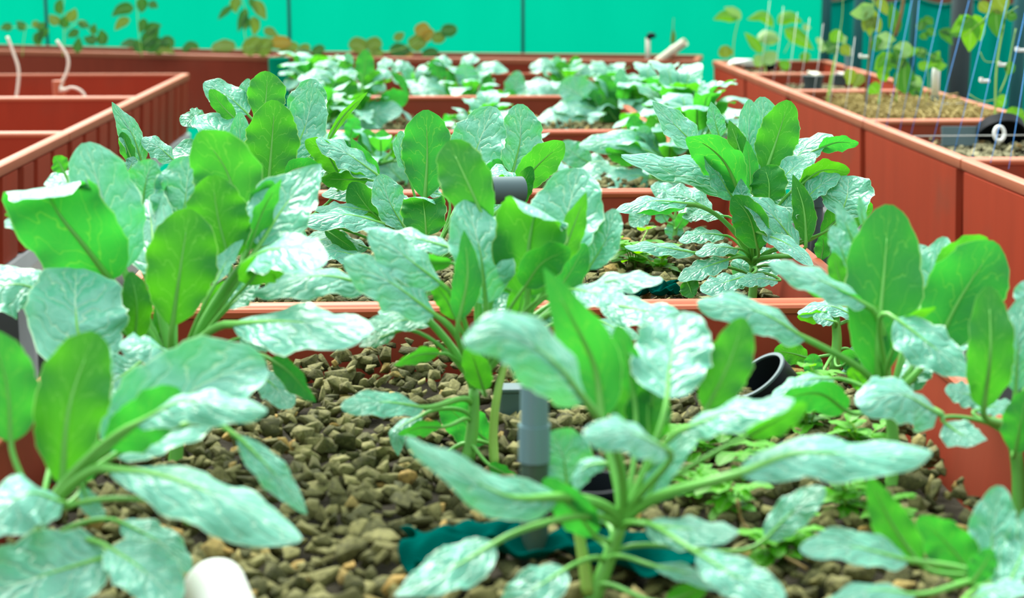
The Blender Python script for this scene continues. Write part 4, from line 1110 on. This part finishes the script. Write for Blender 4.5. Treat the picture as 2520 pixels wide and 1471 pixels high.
D|59|P|0|-1,-98,20|21,30,150;28,37,189;15,43,216
D|73|P|0|-6,-98,20|51,12,72;48,23,124;52,35,183
L|46|P|0|-8,-90,43|28,31,157;-12,39,189;-52,31,144
L|52|P|0|4,-96,28|-66,23,98;-53,20,88;-39,16,72
D|52|P|0|0,-93,36|74,10,65;87,15,91;100,8,59
G|43|P|0|7,-87,49|68,18,105;88,19,111;107,14,91
L|43|P|0|-53,-80,27|-12,23,111;-23,30,144;2,36,176
Y|43|P|0|-42,-82,39|-92,32,137;-106,27,111;-119,24,91
Y|46|P|0|11,-97,20|-139,37,150;-129,31,124;-139,26,98
L|39|P|0|-10,-89,44|35,40,203;75,39,209;98,40,218
@staked_vine|vine|1641,5642,763|vine|vines in the right tray row|fine-leaved light green vine straying over the white pipe's top
S|30|-27,1,0;-6,23,113;-25,46,219
S|30|-39,45,213;2,41,199;42,35,180
L|37|P|0|-6,-91,42|-37,33,153;-19,34,164;1,32,156
L|37|P|0|-4,-92,40|1,32,160;18,34,173;31,31,160
L|31|P|0|-41,-80,43|8,36,180;22,40,199;32,42,213
D|46|P|0|-22,-85,47|-42,41,193;-25,44,209;-9,44,213
D|34|P|0|0,-94,34|-5,39,193;15,38,190;42,35,180
L|34|P|0|-8,-90,44|15,32,160;39,32,164;56,31,166
D|37|P|0|-55,-79,27|-38,59,279;-27,63,302;-30,66,319
D|37|P|0|0,-95,32|-22,63,306;-4,63,310;11,60,297
D|34|P|0|1,-97,26|-11,59,286;2,56,275;19,53,262
D|34|P|0|2,-97,23|-25,57,273;-18,54,259;-11,51,249
D|31|P|0|1,-97,24|30,56,279;56,50,259;75,44,230
D|28|P|0|0,-95,32|32,55,279;70,53,273;113,47,257
@staked_vine|vine|1692,5131,767|vine|vines in the right tray row|long single stemmed vine with curling tendrils and a hanging hand-shaped leaf
S|70|0,-1,-6;7,37,182;30,63,315;48,82,413
S|30|-7,76,374;6,71,352;33,69,347;74,72,370
S|30|-43,49,233;-27,43,206;7,41,204
S|30|-77,25,107;-40,20,87;-3,19,91;36,20,104
S|40|-13,72,352;-32,68,328;-50,66,315;-92,61,279
L|48|P|0|-16,-92,35|-66,72,337;-100,68,313;-131,65,291
L|46|P|0|-5,-98,17|-66,72,337;-91,69,322;-103,75,345
L|62|P|0|-12,-97,20|-71,72,337;-72,60,279;-76,51,233
L|46|P|0|-16,-97,17|-59,73,345;-47,64,303;-40,56,264
D|54|P|0|-12,-97,19|8,74,364;8,64,315;17,55,273
Y|65|R|0|-2,-98,21|37,71,358;18,76,379;12,82,403
D|36|R|0|-2,-94,35|43,70,352;55,67,342;67,68,349
L|51|P|0|1,-96,27|3,18,91;18,16,83;30,13,70
Y|37|P|0|-1,-97,24|-44,80,382;-25,75,364;-7,72,352
@staked_vine|vine|1688,4928,776|vine|vines in the right tray row|bright lime leaves over the rim beside the white ring
S|40|-66,-2,-23;-45,7,23;-21,13,61
S|30|-36,-2,-17;0,1,6;30,3,23
S|40|-47,26,117;-25,36,169;-10,50,245;3,62,303
L|49|R|0|-4,-94,35|-26,15,68;-2,11,56;24,13,68
L|53|R|0|-45,-81,38|0,0,0;14,4,23;27,10,52
L|44|R|0|-52,-80,29|24,-3,-12;33,-1,0;36,6,35
D|35|P|0|1,-98,21|-28,42,198;-15,40,192;-25,36,169
#294,1885,730|30|bright green weed sprouting beside the front centre plant's big horizontal leaf
#334,1908,730|38|bright green weed growing under the drooping leaf above the mid gravel
#445,1981,730|36|green weed between the black pipe and the long horizontal leaf
#488,1893,730|31|small green weed close to the side wall end of the front gravel
#346,1790,730|34|green weed below the horizontal leaf, left of the dark leaf hanging there
#300,1681,730|29|spindly green weed left of the brown runner stem in the front tray
#418,1676,730|34|green weed right of the dark hanging leaf, on the front gravel
#316,1546,730|27|low round-leaved weed by the brown runner, close to the cloth's edge
#345,1568,730|21|tiny round-leaved weed right of the low weed near the cloth
#356,3072,730|65|low feathery weed on the second tray's gravel
#394,3022,730|48|low weed patch right of the feathery weed in the second tray
#489,2123,730|40|green weed leaning against the black pipe's lower side
#265,1729,730|25|little weed behind the thick diagonal leaf stalk
#450,1636,730|24|weed between the front corner rosette and the drooping horizontal leaf
#-205,2885,730|34|weed on gravel behind the long drooping leaf in the second tray
'''
def vec(s): return Vector([int(k) / 1000 for k in s.split(',')])
WEEDS = []; cur = None; kind = None; K = None; rnd = random.Random(5); near = True
for ln in DATA.strip().splitlines():
    if ln[0] == '@':
        nm, kind, p, cat, grp, lab = ln[1:].split('|'); b = vec(p); cur = empty(nm, b, lab, cat, grp); near = b.y < 3.3; far = b.y > 4.6; continue
    if ln[0] == '#': WEEDS.append(ln[1:].split('|')); continue
    a = ln.split('|')
    if a[0] == 'K':
        K = vec(a[1]); s = 1.0 if near else .9
        m = MB(); pts = catmull([Vector((0, 0, -.012)), K * .5 + Vector((.003, .002, 0)), K], 9); m.tube(pts, [(.0085 - .0025 * i / 8) * s for i in range(9)], 10); m.build('stem', STEM, cur, True)
        continue
    if a[0] in 'SB':
        P = [vec(q) for q in a[2].split(';')]; n = 4 * len(P); r = int(a[1]) / 1e4 / 2; m = MB(); m.tube(catmull(P, n), [r * (1 - .4 * i / n) for i in range(n)], 7); m.build('stem', BROWN if a[0] == 'B' else VSTEM, cur, True); continue
    side, w, pr, cup, nr, pts = a; P = [vec(q) for q in pts.split(';')]; nv = Vector([int(k) / 100 for k in nr.split(',')])
    if kind == 'brassica':
        V, F, U, S, T, N = leaf_geo(P, nv, int(w) / 1000, pr, int(cup) / 100, rnd, 26 if near else 18, 13 if near else 9)
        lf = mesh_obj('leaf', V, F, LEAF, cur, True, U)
        B = S[0]; f = min(max(B.z / max(K.z, .01) * .75, .12), .97); A = K * f; d = (B - A).length
        L = sum((S[i + 1] - S[i]).length for i in range(len(S) - 1))
        r0 = min(max(L * .028, .0022), .0048); up = (K.normalized() * .55 + (B - A).normalized() * .45)
        curve = bez(A, A + up * d * .35, B - T[0] * d * .30, B, 12)
        m = MB(); n = len(S); e = int(n * .82)
        path = curve[:-1] + [S[i] - N[i] * r0 * .35 for i in range(1, e)]
        rad = [r0 * (1.25 - .35 * i / 11) for i in range(11)] + [r0 * (.85 * (1 - i / e) + .08) for i in range(1, e)]
        m.tube(path, rad, 8); m.build('petiole', STEM, lf, True)
    else:
        V, F, U, *_ = leaf_geo(P, nv, int(w) / 1000, pr, int(cup) / 100, rnd, 9, 7, .8); mesh_obj('leaf', V, F, PAL[side if side in PAL else 'D'], cur, True, U)
# weeds: a few thin stems with pairs of small oval leaves
def weed(base, h, label, i):
    r = random.Random(60 + i); root = empty('weed', base, label, 'weed', 'small weeds on the gravel'); 
    for s in range(5):
        an = r.uniform(0, 6.28); ln = r.uniform(.4, 1.3) * h; top = Vector((math.cos(an) * ln * .7, math.sin(an) * ln * .5, h * r.uniform(.7, 1.2)))
        pts = catmull([Vector((0, 0, -.005)), top * .5 + Vector((0, 0, .15 * h)), top], 7); m = MB(); m.tube(pts, .0013, 5); m.build('stem', VSTEM, root, True)
        for k in (2, 4, 6):
            for sd in (-1, 1):
                if r.random() < .12: continue
                a2 = an + sd * r.uniform(1.1, 1.9) + k; d = Vector((math.cos(a2), math.sin(a2), r.uniform(-.1, .5))); L = r.uniform(.022, .042) * (h / .04) ** .5; p = pts[k]
                V, F, U, *_ = leaf_geo([p, p + d * L * .5, p + d * L - Vector((0, 0, L * .2))], (0, 0, 1), L * .62, 'R', .1, r, 7, 5, .5); mesh_obj('leaf', V, F, WEED, root, True, U)
for i, (p, h, lab) in enumerate(WEEDS): weed(vec(p), int(h) / 1000, lab, i)
r = empty('runner_stem', (0.323, 1.518, 0.730), 'thin brown runner stem trailing over the front gravel below the horizontal leaf', 'stem'); o = r.location
m = MB(); m.tube(catmull([Vector(p) - o for p in ((0.340, 1.499, 0.735), (0.314, 1.536, 0.742), (0.293, 1.572, 0.754), (0.287, 1.577, 0.778))], 14), .0016, 6); m.build('stem', BROWN, r, True)
# ---------------------------------------------------------------- pipes and cloth in the middle trays
b = Vector((0.087, 1.541, 0.720)); zt = Vector((0.086, 1.535, 0.905)).z - b.z
r = empty('standpipe', b, 'upright grey standpipe in the front tray with a paler upper sleeve', 'pipe')
m = MB(); m.pipe((0, 0, -.02), (0, 0, zt * .72), .0135, .0112); flat_edges(m.build('pipe', PVC, r))
m = MB(); m.pipe((0, 0, zt * .70), (0, 0, zt), .0132, .0112); m.pipe((0, 0, zt * .60), (0, 0, zt * .79), .0150, .0134); tag(flat_edges(m.build('sleeve', PVCL, r)), 'pale grey sleeve')
# white stub
p1 = Vector((-0.203, 1.431, 0.760)); p0 = Vector((-0.177, 1.364, 0.736)); d = (p1 - p0).normalized()
r = empty('pipe_stub', p0, 'short white capped pipe stub at the bottom of the photo on gravel', 'pipe')
m = MB(); n = 9; pts = [Vector((0, 0, 0))] + [(p1 - p0) * .55] + [(p1 - p0) + d * (.026 * math.sin(k / n * math.pi / 2) * .6 - .012) for k in range(n + 1)]
m.tube(pts, [.0275, .0275] + [.0275 * max(math.cos(k / n * math.pi / 2), .05) ** .5 for k in range(n + 1)], 32); flat_edges(m.build('cap', WHITE, r), 60)
m = MB(); m.tube([-d * .06, d * .012], .0285, 32); flat_edges(m.build('collar', WHITE, r), 60)
# black pipe mouth
c = Vector((0.408, 2.120, 0.764)); toc = (cam.location - c).normalized(); ul = Vector((-.60, .12, .72)); ul = (ul - toc * ul.dot(toc)).normalized(); ax = (toc * .42 + ul * .91).normalized()
r = empty('pipe', c - ax * .15, 'open black pipe lying tilted on gravel with a pale rim', 'pipe')
m = MB(); m.pipe(ax * .03, ax * .15, .0405, .0365, 40); flat_edges(m.build('pipe_wall', BLACK, r), 50)
m = MB(); m.pipe(ax * .1495, ax * .1525, .0412, .0365, 40); tag(flat_edges(m.build('rim', SLATE, r), 50), 'pale grey rim')
m = MB(); m.tube([ax * .03, ax * .034], .0370, 40); m.build('plug', BLACK, r)
# grey elbow pipe
e = Vector((0.055, 2.740, 0.921)); t = Vector((0.134, 2.776, 0.917)); g = Vector((e.x, e.y, .72))
r = empty('elbow_pipe', g, 'grey elbow pipe poking out sideways between two plants in the second tray', 'pipe')
m = MB(); m.tube([Vector((0, 0, 0))] + [Vector((0, 0, e.z - g.z - .03))] + [q - g for q in bez(e - Vector((0, 0, .03)), e - Vector((0, 0, .008)), e + (t - e).normalized() * .008, e + (t - e).normalized() * .03, 7)], .0175, 24); m.build('riser', SLATE, r, True)
m = MB(); m.pipe(e - g + (t - e).normalized() * .028, t - g, .0225, .0195, 32); flat_edges(m.build('spout', SLATE, r), 50)
g = Vector((0.665, 2.954, 0.720)); zt = Vector((0.624, 2.791, 0.890)).z - g.z
r = empty('standpipe', g, 'slim dark standpipe half hidden behind the sharp plant before the right wall', 'pipe'); m = MB(); m.pipe((0, 0, 0), (0, 0, zt), .010, .008, 20); flat_edges(m.build('pipe', DGREY, r))
m = MB(); m.pipe((0, 0, zt - .03), (0, 0, zt + .004), .012, .0101, 20); flat_edges(m.build('collar', DGREY, r))
g = Vector((0.573, 2.996, 0.720)); zt = Vector((0.552, 2.912, 0.921)).z - g.z
r = empty('standpipe', g, 'dark teal standpipe glimpsed through the heart of the sharp plant by the right wall', 'pipe'); m = MB(); m.pipe((0, 0, 0), (0, 0, zt), .011, .009, 20); flat_edges(m.build('pipe', POST, r))
m = MB(); m.pipe((0, 0, zt - .03), (0, 0, zt + .004), .013, .0111, 20); flat_edges(m.build('collar', POST, r))
g = Vector((0.089, 2.103, 0.720))
r = empty('block', g, 'slate grey block lying on gravel behind the standpipe', 'block'); m = MB(); m.box((0, 0, .016), (.032, .03, .036)); bevel(m.build('body', SLATE, r), .004); m = MB(); m.box((0, 0, .036), (.036, .034, .006)); bevel(m.build('lid', SLATE, r), .002)
def cloth(x0, x1, y0, y1, name, label, amp, mat, seed, fold=1., zb=.738):
    rr = np.random.default_rng(seed); nx, ny = 60, 26; V = []; U = []; ph = rr.uniform(0, 6, 8)
    for j in range(ny):
        for i in range(nx):
            u, v = i / (nx - 1), j / (ny - 1); w = 1 - .35 * abs(math.sin(3.1 * u + ph[0])) * fold
            x = x0 + (x1 - x0) * u + .008 * math.sin(9 * v + ph[1]); y = (y0 + y1) / 2 + (y1 - y0) * (v - .5) * w + .012 * math.sin(7 * u + ph[2])
            z = zb + hgt(x, y) + amp * (.55 + .30 * math.sin(19 * u + 6 * v + ph[3]) + .25 * math.sin(31 * u - 11 * v + ph[4]) + .22 * math.sin(14 * v + ph[5]) + .15 * math.sin(47 * u + ph[6]))
            V.append((x, y, z)); U.append((u, v))
    F = [(j * nx + i, j * nx + i + 1, (j + 1) * nx + i + 1, (j + 1) * nx + i) for j in range(ny - 1) for i in range(nx - 1)]
    o = mesh_obj(name, V, F, mat, None, True, U); s = o.modifiers.new('thickness', 'SOLIDIFY'); s.thickness = .002
    return tag(o, label, 'cloth')
p = Vector((-0.033, 1.573, 0.730)); q = Vector((0.260, 1.516, 0.730))
cloth(p.x, q.x, q.y - .035, q.y + .085, 'net_cloth', 'crumpled dark teal net cloth on gravel around the standpipe foot', .020, CLOTH, 3)
p = Vector((0.267, 2.784, 0.730)); q = Vector((0.395, 2.834, 0.730))
cloth(p.x, q.x, p.y - .01, p.y + .05, 'net_cloth', 'rolled strip of dark teal net cloth by the long rim in the second tray', .016, CLOTH, 5, .6)
g = Vector((0.149, 1.628, 0.720)); r = empty('net_pot', g, 'black pot sunk in the cloth just behind the front centre plant', 'pot')
m = MB(); n = 24; prof = [(.030, 0), (.036, .055), (.039, .057), (.039, .062), (.034, .062), (.028, .01)]; v = []; 
for rad, zz in prof: v += [(rad * math.cos(2 * math.pi * k / n), rad * math.sin(2 * math.pi * k / n), zz) for k in range(n)]
f = [(j * n + k, j * n + (k + 1) % n, (j + 1) * n + (k + 1) % n, (j + 1) * n + k) for j in range(len(prof) - 1) for k in range(n)] + [tuple(range((len(prof) - 1) * n, len(prof) * n)), tuple(range(n - 1, -1, -1))]
m.add(v, f); flat_edges(m.build('wall', BLACK, r), 50); m = MB(); m.tube([(0, 0, .02), (0, 0, .03)], .031, 20); m.build('filling', SOIL, r)
# ---------------------------------------------------------------- hoses and bits in the side row and far beds
def hose(px, name, label, rad, mat, base=None):
    P = [Vector(p) for p in px]; r = empty(name, P[0], label, 'hose' if 'hose' in name else 'pipe'); m = MB(); m.tube(catmull([p - P[0] for p in P], 22), rad, 10); m.build('tube', mat, r, True)
    d = (P[-2] - P[-1]).normalized(); m = MB(); m.tube([P[-1] - P[0] - d * .004, P[-1] - P[0] + d * .02], rad * 1.3, 12); m.build('fitting', mat, r, True); return r
hose([(-1.640, 6.645, 0.983), (-1.617, 6.632, 0.922), (-1.597, 6.615, 0.847), (-1.611, 6.591, 0.725)], 'hose', 'white hose curving up from the side tray, nearest the photo edge', .0062, HOSE)
hose([(-1.451, 6.634, 0.968), (-1.411, 6.620, 0.907), (-1.413, 6.609, 0.854), (-1.437, 6.600, 0.804), (-1.437, 6.594, 0.778)], 'hose', 'white S-shaped hose rising from the red standpipe', .0062, HOSE)
hose([(-1.327, 6.528, 0.727), (-1.342, 6.539, 0.775), (-1.380, 6.545, 0.796), (-1.419, 6.554, 0.786)], 'hose', 'short cream hose bending down beside the red standpipe', .0062, HOSE)
g = Vector((-1.449, 6.615, 0.777)); r = empty('standpipe', (g.x, g.y, .563), 'short red standpipe in the side tray below the S-shaped hose', 'pipe')
zt = Vector((-1.449, 6.623, 0.818)).z - .563; m = MB(); m.tube([(0, 0, 0), (0, 0, zt * .8)], .020, 16); flat_edges(m.build('pipe', RIMM, r)); m = MB(); m.tube([(0, 0, zt * .72), (0, 0, zt)], .024, 16); flat_edges(m.build('cap', RIMM, r))
p0, p1 = Vector((1.039, 8.125, 0.788)), Vector((1.156, 8.038, 0.886)); r = empty('pipe', p0, 'cream pipe leaning outward over the far bed rim', 'pipe'); m = MB(); m.pipe((0, 0, 0), p1 - p0, .020, .016, 20); flat_edges(m.build('tube', CREAM, r)); m = MB(); m.pipe((p1 - p0) * .55, (p1 - p0) * .65, .023, .0195, 20); flat_edges(m.build('collar', CREAM, r))
p0 = Vector((1.007, 8.248, 0.784)); zt = Vector((1.014, 8.270, 0.895)).z - p0.z; r = empty('standpipe', p0, 'tan upright pipe with a black cap behind the far rim, beside the cream leaning pipe', 'pipe'); m = MB(); m.tube([(0, 0, -.03), (0, 0, zt)], .011, 14); m.build('pipe', HOSE, r, True)
m = MB(); m.tube([(0, 0, zt - .004), (.010, -.005, zt + .014), (.022, -.012, zt + .012), (.027, -.015, zt + .002)], .013, 14); tag(m.build('cap', BLACK, r, True), 'black bent cap')
p0 = Vector((1.149, 8.427, 0.792)); r = empty('dead_seedling', p0, 'thin withered stalk standing before the net above the cream pipe', 'seedling'); m = MB(); m.tube([(0, 0, -.04), (0, 0, .08), (.004, 0, .19)], [.003, .003, .001], 6); m.build('stem', BROWN, r, True)
V, F, U, *_ = leaf_geo([(0, 0, .06), (.004, 0, .10), (.002, 0, .14)], (0, -1, .2), .024, 'P', .2, rnd, 8, 5); mesh_obj('leaf', V, F, PAL['Y'], r, True, U)
# ---------------------------------------------------------------- things in the stringed row
def pot(px, rad, h, label, mat, stone):
    g = Vector(px); r = empty('plant_pot', g, label, 'pot'); m = MB(); n = 18
    m.tube([(0, 0, 0), (0, 0, h * .9), (0, 0, h)], [rad * .8, rad, rad * 1.08], n); flat_edges(m.build('pot', mat, r), 40)
    vv, ff = SV[2]; mesh_obj('stone', (vv * np.array([rad * .9, rad * .9, rad * .7]) + np.array([0, 0, h])).tolist(), ff.tolist(), stone, r, False)
pot((1.500, 6.822, 0.755), .042, .060, 'dark pot topped with a pale stone in the stringed row', DGREY, CREAM)
pot((1.668, 7.070, 0.755), .032, .045, 'smaller dark pot topped with a stone, right of the bigger pot', DGREY, HOSE)
pot((1.554, 8.022, 0.755), .045, .035, 'black pot holding the stout seedling with the cupped bud', BLACK, SOIL)
pot((1.372, 7.835, 0.757), .030, .030, 'red pot below the single round leaf at the far corner', RIMM, SOIL)
g = Vector((1.411, 7.954, 0.760)); vv, ff = SV[4]; o = mesh_obj('white_stone', (vv * np.array([.07, .05, .045])).tolist(), ff.tolist(), WHITE, None, False); o.location = g + Vector((0, 0, .025)); bevel(o, .006); tag(o, 'lumpy white stone on the grit near the far corner', 'stone')
g = Vector((1.691, 5.776, 0.750)); zt = Vector((1.573, 5.392, 0.922)).z - g.z
r = empty('standpipe', g, 'upright white-topped pipe among moss in the stringed row', 'pipe'); m = MB(); m.tube([(0, 0, -.01), (0, 0, zt * .42)], .0135, 20); flat_edges(m.build('pipe', PVCL, r)); m = MB(); m.tube([(0, 0, zt * .40), (0, 0, zt * .88), (0, 0, zt * .96), (0, 0, zt)], [.0140, .0140, .011, .004], 20); m.build('sleeve', WHITE, r, True)
g = Vector((1.813, 7.553, 0.750)); r = empty('standpipe', g, 'clear whitish pipe behind the staked vine, far in the stringed row', 'pipe'); m = MB(); m.tube([(0, 0, -.01), (0, 0, .12)], .013, 16); m.build('pipe', PVCL, r); m = MB(); m.tube([(0, 0, .10), (0, 0, .135)], [.016, .014], 16); m.build('cap', WHITE, r)
g = Vector((1.502, 4.864, 0.752)); r = empty('slate_slab', g, 'slate grey slab leaning against the cross wall beside the black saucer', 'slab'); m = MB(); m.box((0, 0, .025), (.105, .012, .058), Matrix.Rotation(-.25, 3, 'X')); bevel(m.build('sheet', SLATE, r), .002)
g = Vector((1.622, 4.866, 0.750)); r = empty('saucer', g, 'black round saucer standing on edge behind the white ring', 'saucer'); m = MB(); m.pipe((0, -.004, .02), (0, .02, .04), .075, .068, 32); m.tube([(0, .012, .034), (0, .018, .038)], .069, 32); flat_edges(m.build('dish', BLACK, r), 40)
g = Vector((1.547, 4.651, 0.789)); r = empty('plastic_ring', g, 'white plastic ring hung on a string at the rim', 'ring'); m = MB(); n = 26; cc = Vector((0, 0, .018)); m.tube([cc + Vector((math.cos(q) * .014, .004 * math.sin(q), math.sin(q) * .019)) for q in (2 * math.pi * k / n for k in range(n + 1))], .0055, 8); m.build('hoop', WHITE, r, True); m = MB(); m.tube([(0, 0, -.012), (0, 0, .002)], .004, 8); m.build('tab', WHITE, r, True)
for g, lab in (((1.420, 5.691, 0.956), 'white clip on the brown stick vine'), ((1.663, 5.162, 0.914), 'white clip left of the long vine stem, low'), ((1.718, 5.169, 0.962), 'greyish clip on the long vine, at mid height'), ((1.739, 5.076, 1.011), 'white clip at the picture edge, highest on the strings')):
    g = Vector(g); r = empty('plant_clip', g, lab, 'clip', 'plant clips on the strings'); m = MB(); m.box((0, 0, 0), (.030, .010, .010)); bevel(m.build('body', WHITE, r), .003); m = MB(); m.box((-.012, 0, .004), (.008, .014, .012)); m.build('jaw', WHITE, r)
# straw moss: nobody could count the fibres
def moss(x0, x1, y0, y1, z, n, label):
    rr = random.Random(3); m = MB()
    for i in range(n):
        x, y = rr.uniform(x0, x1), rr.uniform(y0, y1); h = rr.uniform(.01, .06); a = rr.uniform(0, 6.28); l = rr.uniform(.02, .05); d = Vector((math.cos(a) * l, math.sin(a) * l, rr.uniform(-.01, .02)))
        p = Vector((x, y, z + h)); m.tube([p - d, p + Vector((0, 0, .012)), p + d], .0022, 4, False)
    return tag(m.build('straw_moss', DRY), label, 'moss', None, 'stuff')
moss(1.36, 1.76, 5.22, 5.95, .745, 1500, 'dry straw moss heaped around the vine stems in the stringed row')
# strings
def string_thing(name, lines, rad, mat, label):
    P0 = Vector(lines[0][0]); r = empty(name, P0, label, 'string', None)
    for ln in lines:
        m = MB(); m.tube([Vector(p) - P0 for p in ln], rad, 5); m.build('strand', mat, r, True)
string_thing('trellis_strings', [[(1.311, 4.133, 0.805), (1.380, 4.278, 0.928), (1.499, 4.507, 1.175)], [(1.305, 4.265, 0.802), (1.381, 4.413, 0.940), (1.491, 4.609, 1.172)], [(1.314, 4.489, 0.800), (1.378, 4.614, 0.924), (1.493, 4.812, 1.167)],
    [(1.303, 4.664, 0.800), (1.363, 4.772, 0.943), (1.461, 4.966, 1.163)], [(1.299, 4.766, 0.801), (1.368, 4.903, 0.988), (1.409, 5.019, 1.161)], [(1.296, 4.899, 0.800), (1.352, 5.025, 0.929), (1.443, 5.220, 1.156)], [(1.291, 5.001, 0.799), (1.326, 5.075, 0.920), (1.408, 5.273, 1.154)],
    [(1.278, 5.094, 0.800), (1.312, 5.179, 0.925), (1.401, 5.425, 1.150)], [(1.323, 4.030, 0.803), (1.357, 4.100, 0.852), (1.520, 4.404, 1.178)], [(1.333, 3.927, 0.801), (1.376, 4.023, 0.881), (1.506, 4.303, 1.181)]], .0007, STRING, 'row of slanting blue strings tied along the near rim of the vine trays')
string_thing('trellis_strings', [[(1.295, 6.890, 0.799), (1.338, 7.019, 0.939), (1.379, 7.152, 1.100)], [(1.291, 6.584, 0.800), (1.335, 6.712, 0.933), (1.375, 6.843, 1.086)], [(1.284, 6.278, 0.800), (1.326, 6.404, 0.927), (1.367, 6.534, 1.073)], [(1.276, 6.024, 0.802), (1.318, 6.148, 0.923), (1.359, 6.277, 1.062)], [(1.281, 5.819, 0.799), (1.323, 5.943, 0.915), (1.364, 6.070, 1.050)], [(1.268, 5.513, 0.801), (1.310, 5.636, 0.911), (1.351, 5.762, 1.038)], [(1.270, 5.309, 0.801), (1.313, 5.430, 0.906), (1.354, 5.556, 1.028)]], .0007, TWINE, 'fainter pale strings tied along the farther rim, beside the pots')
string_thing('cross_twine', [[(1.305, 4.693, 0.797), (1.649, 4.679, 0.800)], [(1.585, 5.552, 0.809), (1.719, 5.547, 0.813)]], .0014, TWINE, 'white twine stretched level across the slab tray and moss tray')
# ---------------------------------------------------------------- nets and posts
def netting(pts, z0, z1, name, label, mat, sag, fold, seed):
    rr = np.random.default_rng(seed); V = []; nx, nz = 90, 14; ph = rr.uniform(0, 6, 4)
    a, b = Vector(pts[0]), Vector(pts[1]); d = (b - a); n = Vector((-d.y, d.x, 0)).normalized()
    for j in range(nz):
        for i in range(nx):
            u, v = i / (nx - 1), j / (nz - 1); p = a + d * u; q = fold * (math.sin(34 * u + ph[0]) * .5 + math.sin(71 * u + ph[1] + 2 * v) * .3 + math.sin(9 * u + 5 * v + ph[2]) * .4)
            V.append((p.x + n.x * q, p.y + n.y * q, z0 + (z1 - z0) * v - sag * v * abs(math.sin(u * math.pi * 5 + 1.3))))
    F = [(j * nx + i, j * nx + i + 1, (j + 1) * nx + i + 1, (j + 1) * nx + i) for j in range(nz - 1) for i in range(nx - 1)]
    r = empty(name, (a.x, a.y, 0), label, 'net'); o = mesh_obj('fabric', [Vector(v) - r.location for v in V], F, mat, r, True)
    m = MB(); m.tube([Vector(V[(nz - 1) * nx + i]) - r.location for i in range(nx)], .008, 6); m.build('hem', mat, r, True); return r
nl = Vector((-3.104, 10.009, 0.893)); nc = Vector((2.004, 8.879, 0.930)); nr = Vector((3.101, 7.717, 0.976))
netting([(nl.x, nl.y, 0), (nc.x, nc.y, 0)], .02, 2.1, 'shade_net', 'bright green shade net stretched across behind the far beds', NETA, 0, .006, 1)
netting([(nc.x + .01, nc.y, 0), (nr.x, nr.y, 0)], .02, 1.075, 'shade_net', 'darker teal sagging shade net behind the stringed tray row', NETB, .035, .03, 2)
for p, lab in (((-2.188, 9.767, 0.901), 'thin dark net post behind the dark climbing vines'), ((-0.810, 9.455, 0.912), 'thin dark net post just above the teal gap'), ((0.451, 9.178, 0.921), 'thin dark net post in the bare middle of the green net'), ((1.979, 8.748, 0.936), 'thicker dark corner post where the two nets meet')):
    p = Vector(p); r = empty('net_post', (p.x, p.y, 0), lab, 'post', 'net posts'); w = .05 if 'corner' in lab else .018
    m = MB(); m.tube([(0, 0, 0), (0, 0, 2.1)], w / 2, 12); m.build('pole', POST, r, True); m = MB(); m.box((0, 0, .01), (.08, .08, .02)); m.build('foot', POST, r)
for p, w, mt, lab in (((2.041, 8.320, 0.953), .05, POST, 'dark teal pole behind the slender staked vine'), ((2.328, 7.599, 0.983), .095, PGREY, 'thick grey pole in front of the sagging net'), ((2.486, 7.288, 0.995), .06, POST, 'dark pole at the photo edge before the sagging net'), ((2.198, 7.908, 0.970), .035, POST, 'slim teal pole behind the bushy vine')):
    p = Vector(p); r = empty('net_post', (p.x, p.y, 0), lab, 'post', 'net posts'); m = MB(); m.tube([(0, 0, 0), (0, 0, 1.9)], w / 2, 16); m.build('pole', mt, r, True); m = MB(); m.box((0, 0, .01), (.14, .14, .02)); m.build('foot', mt, r)
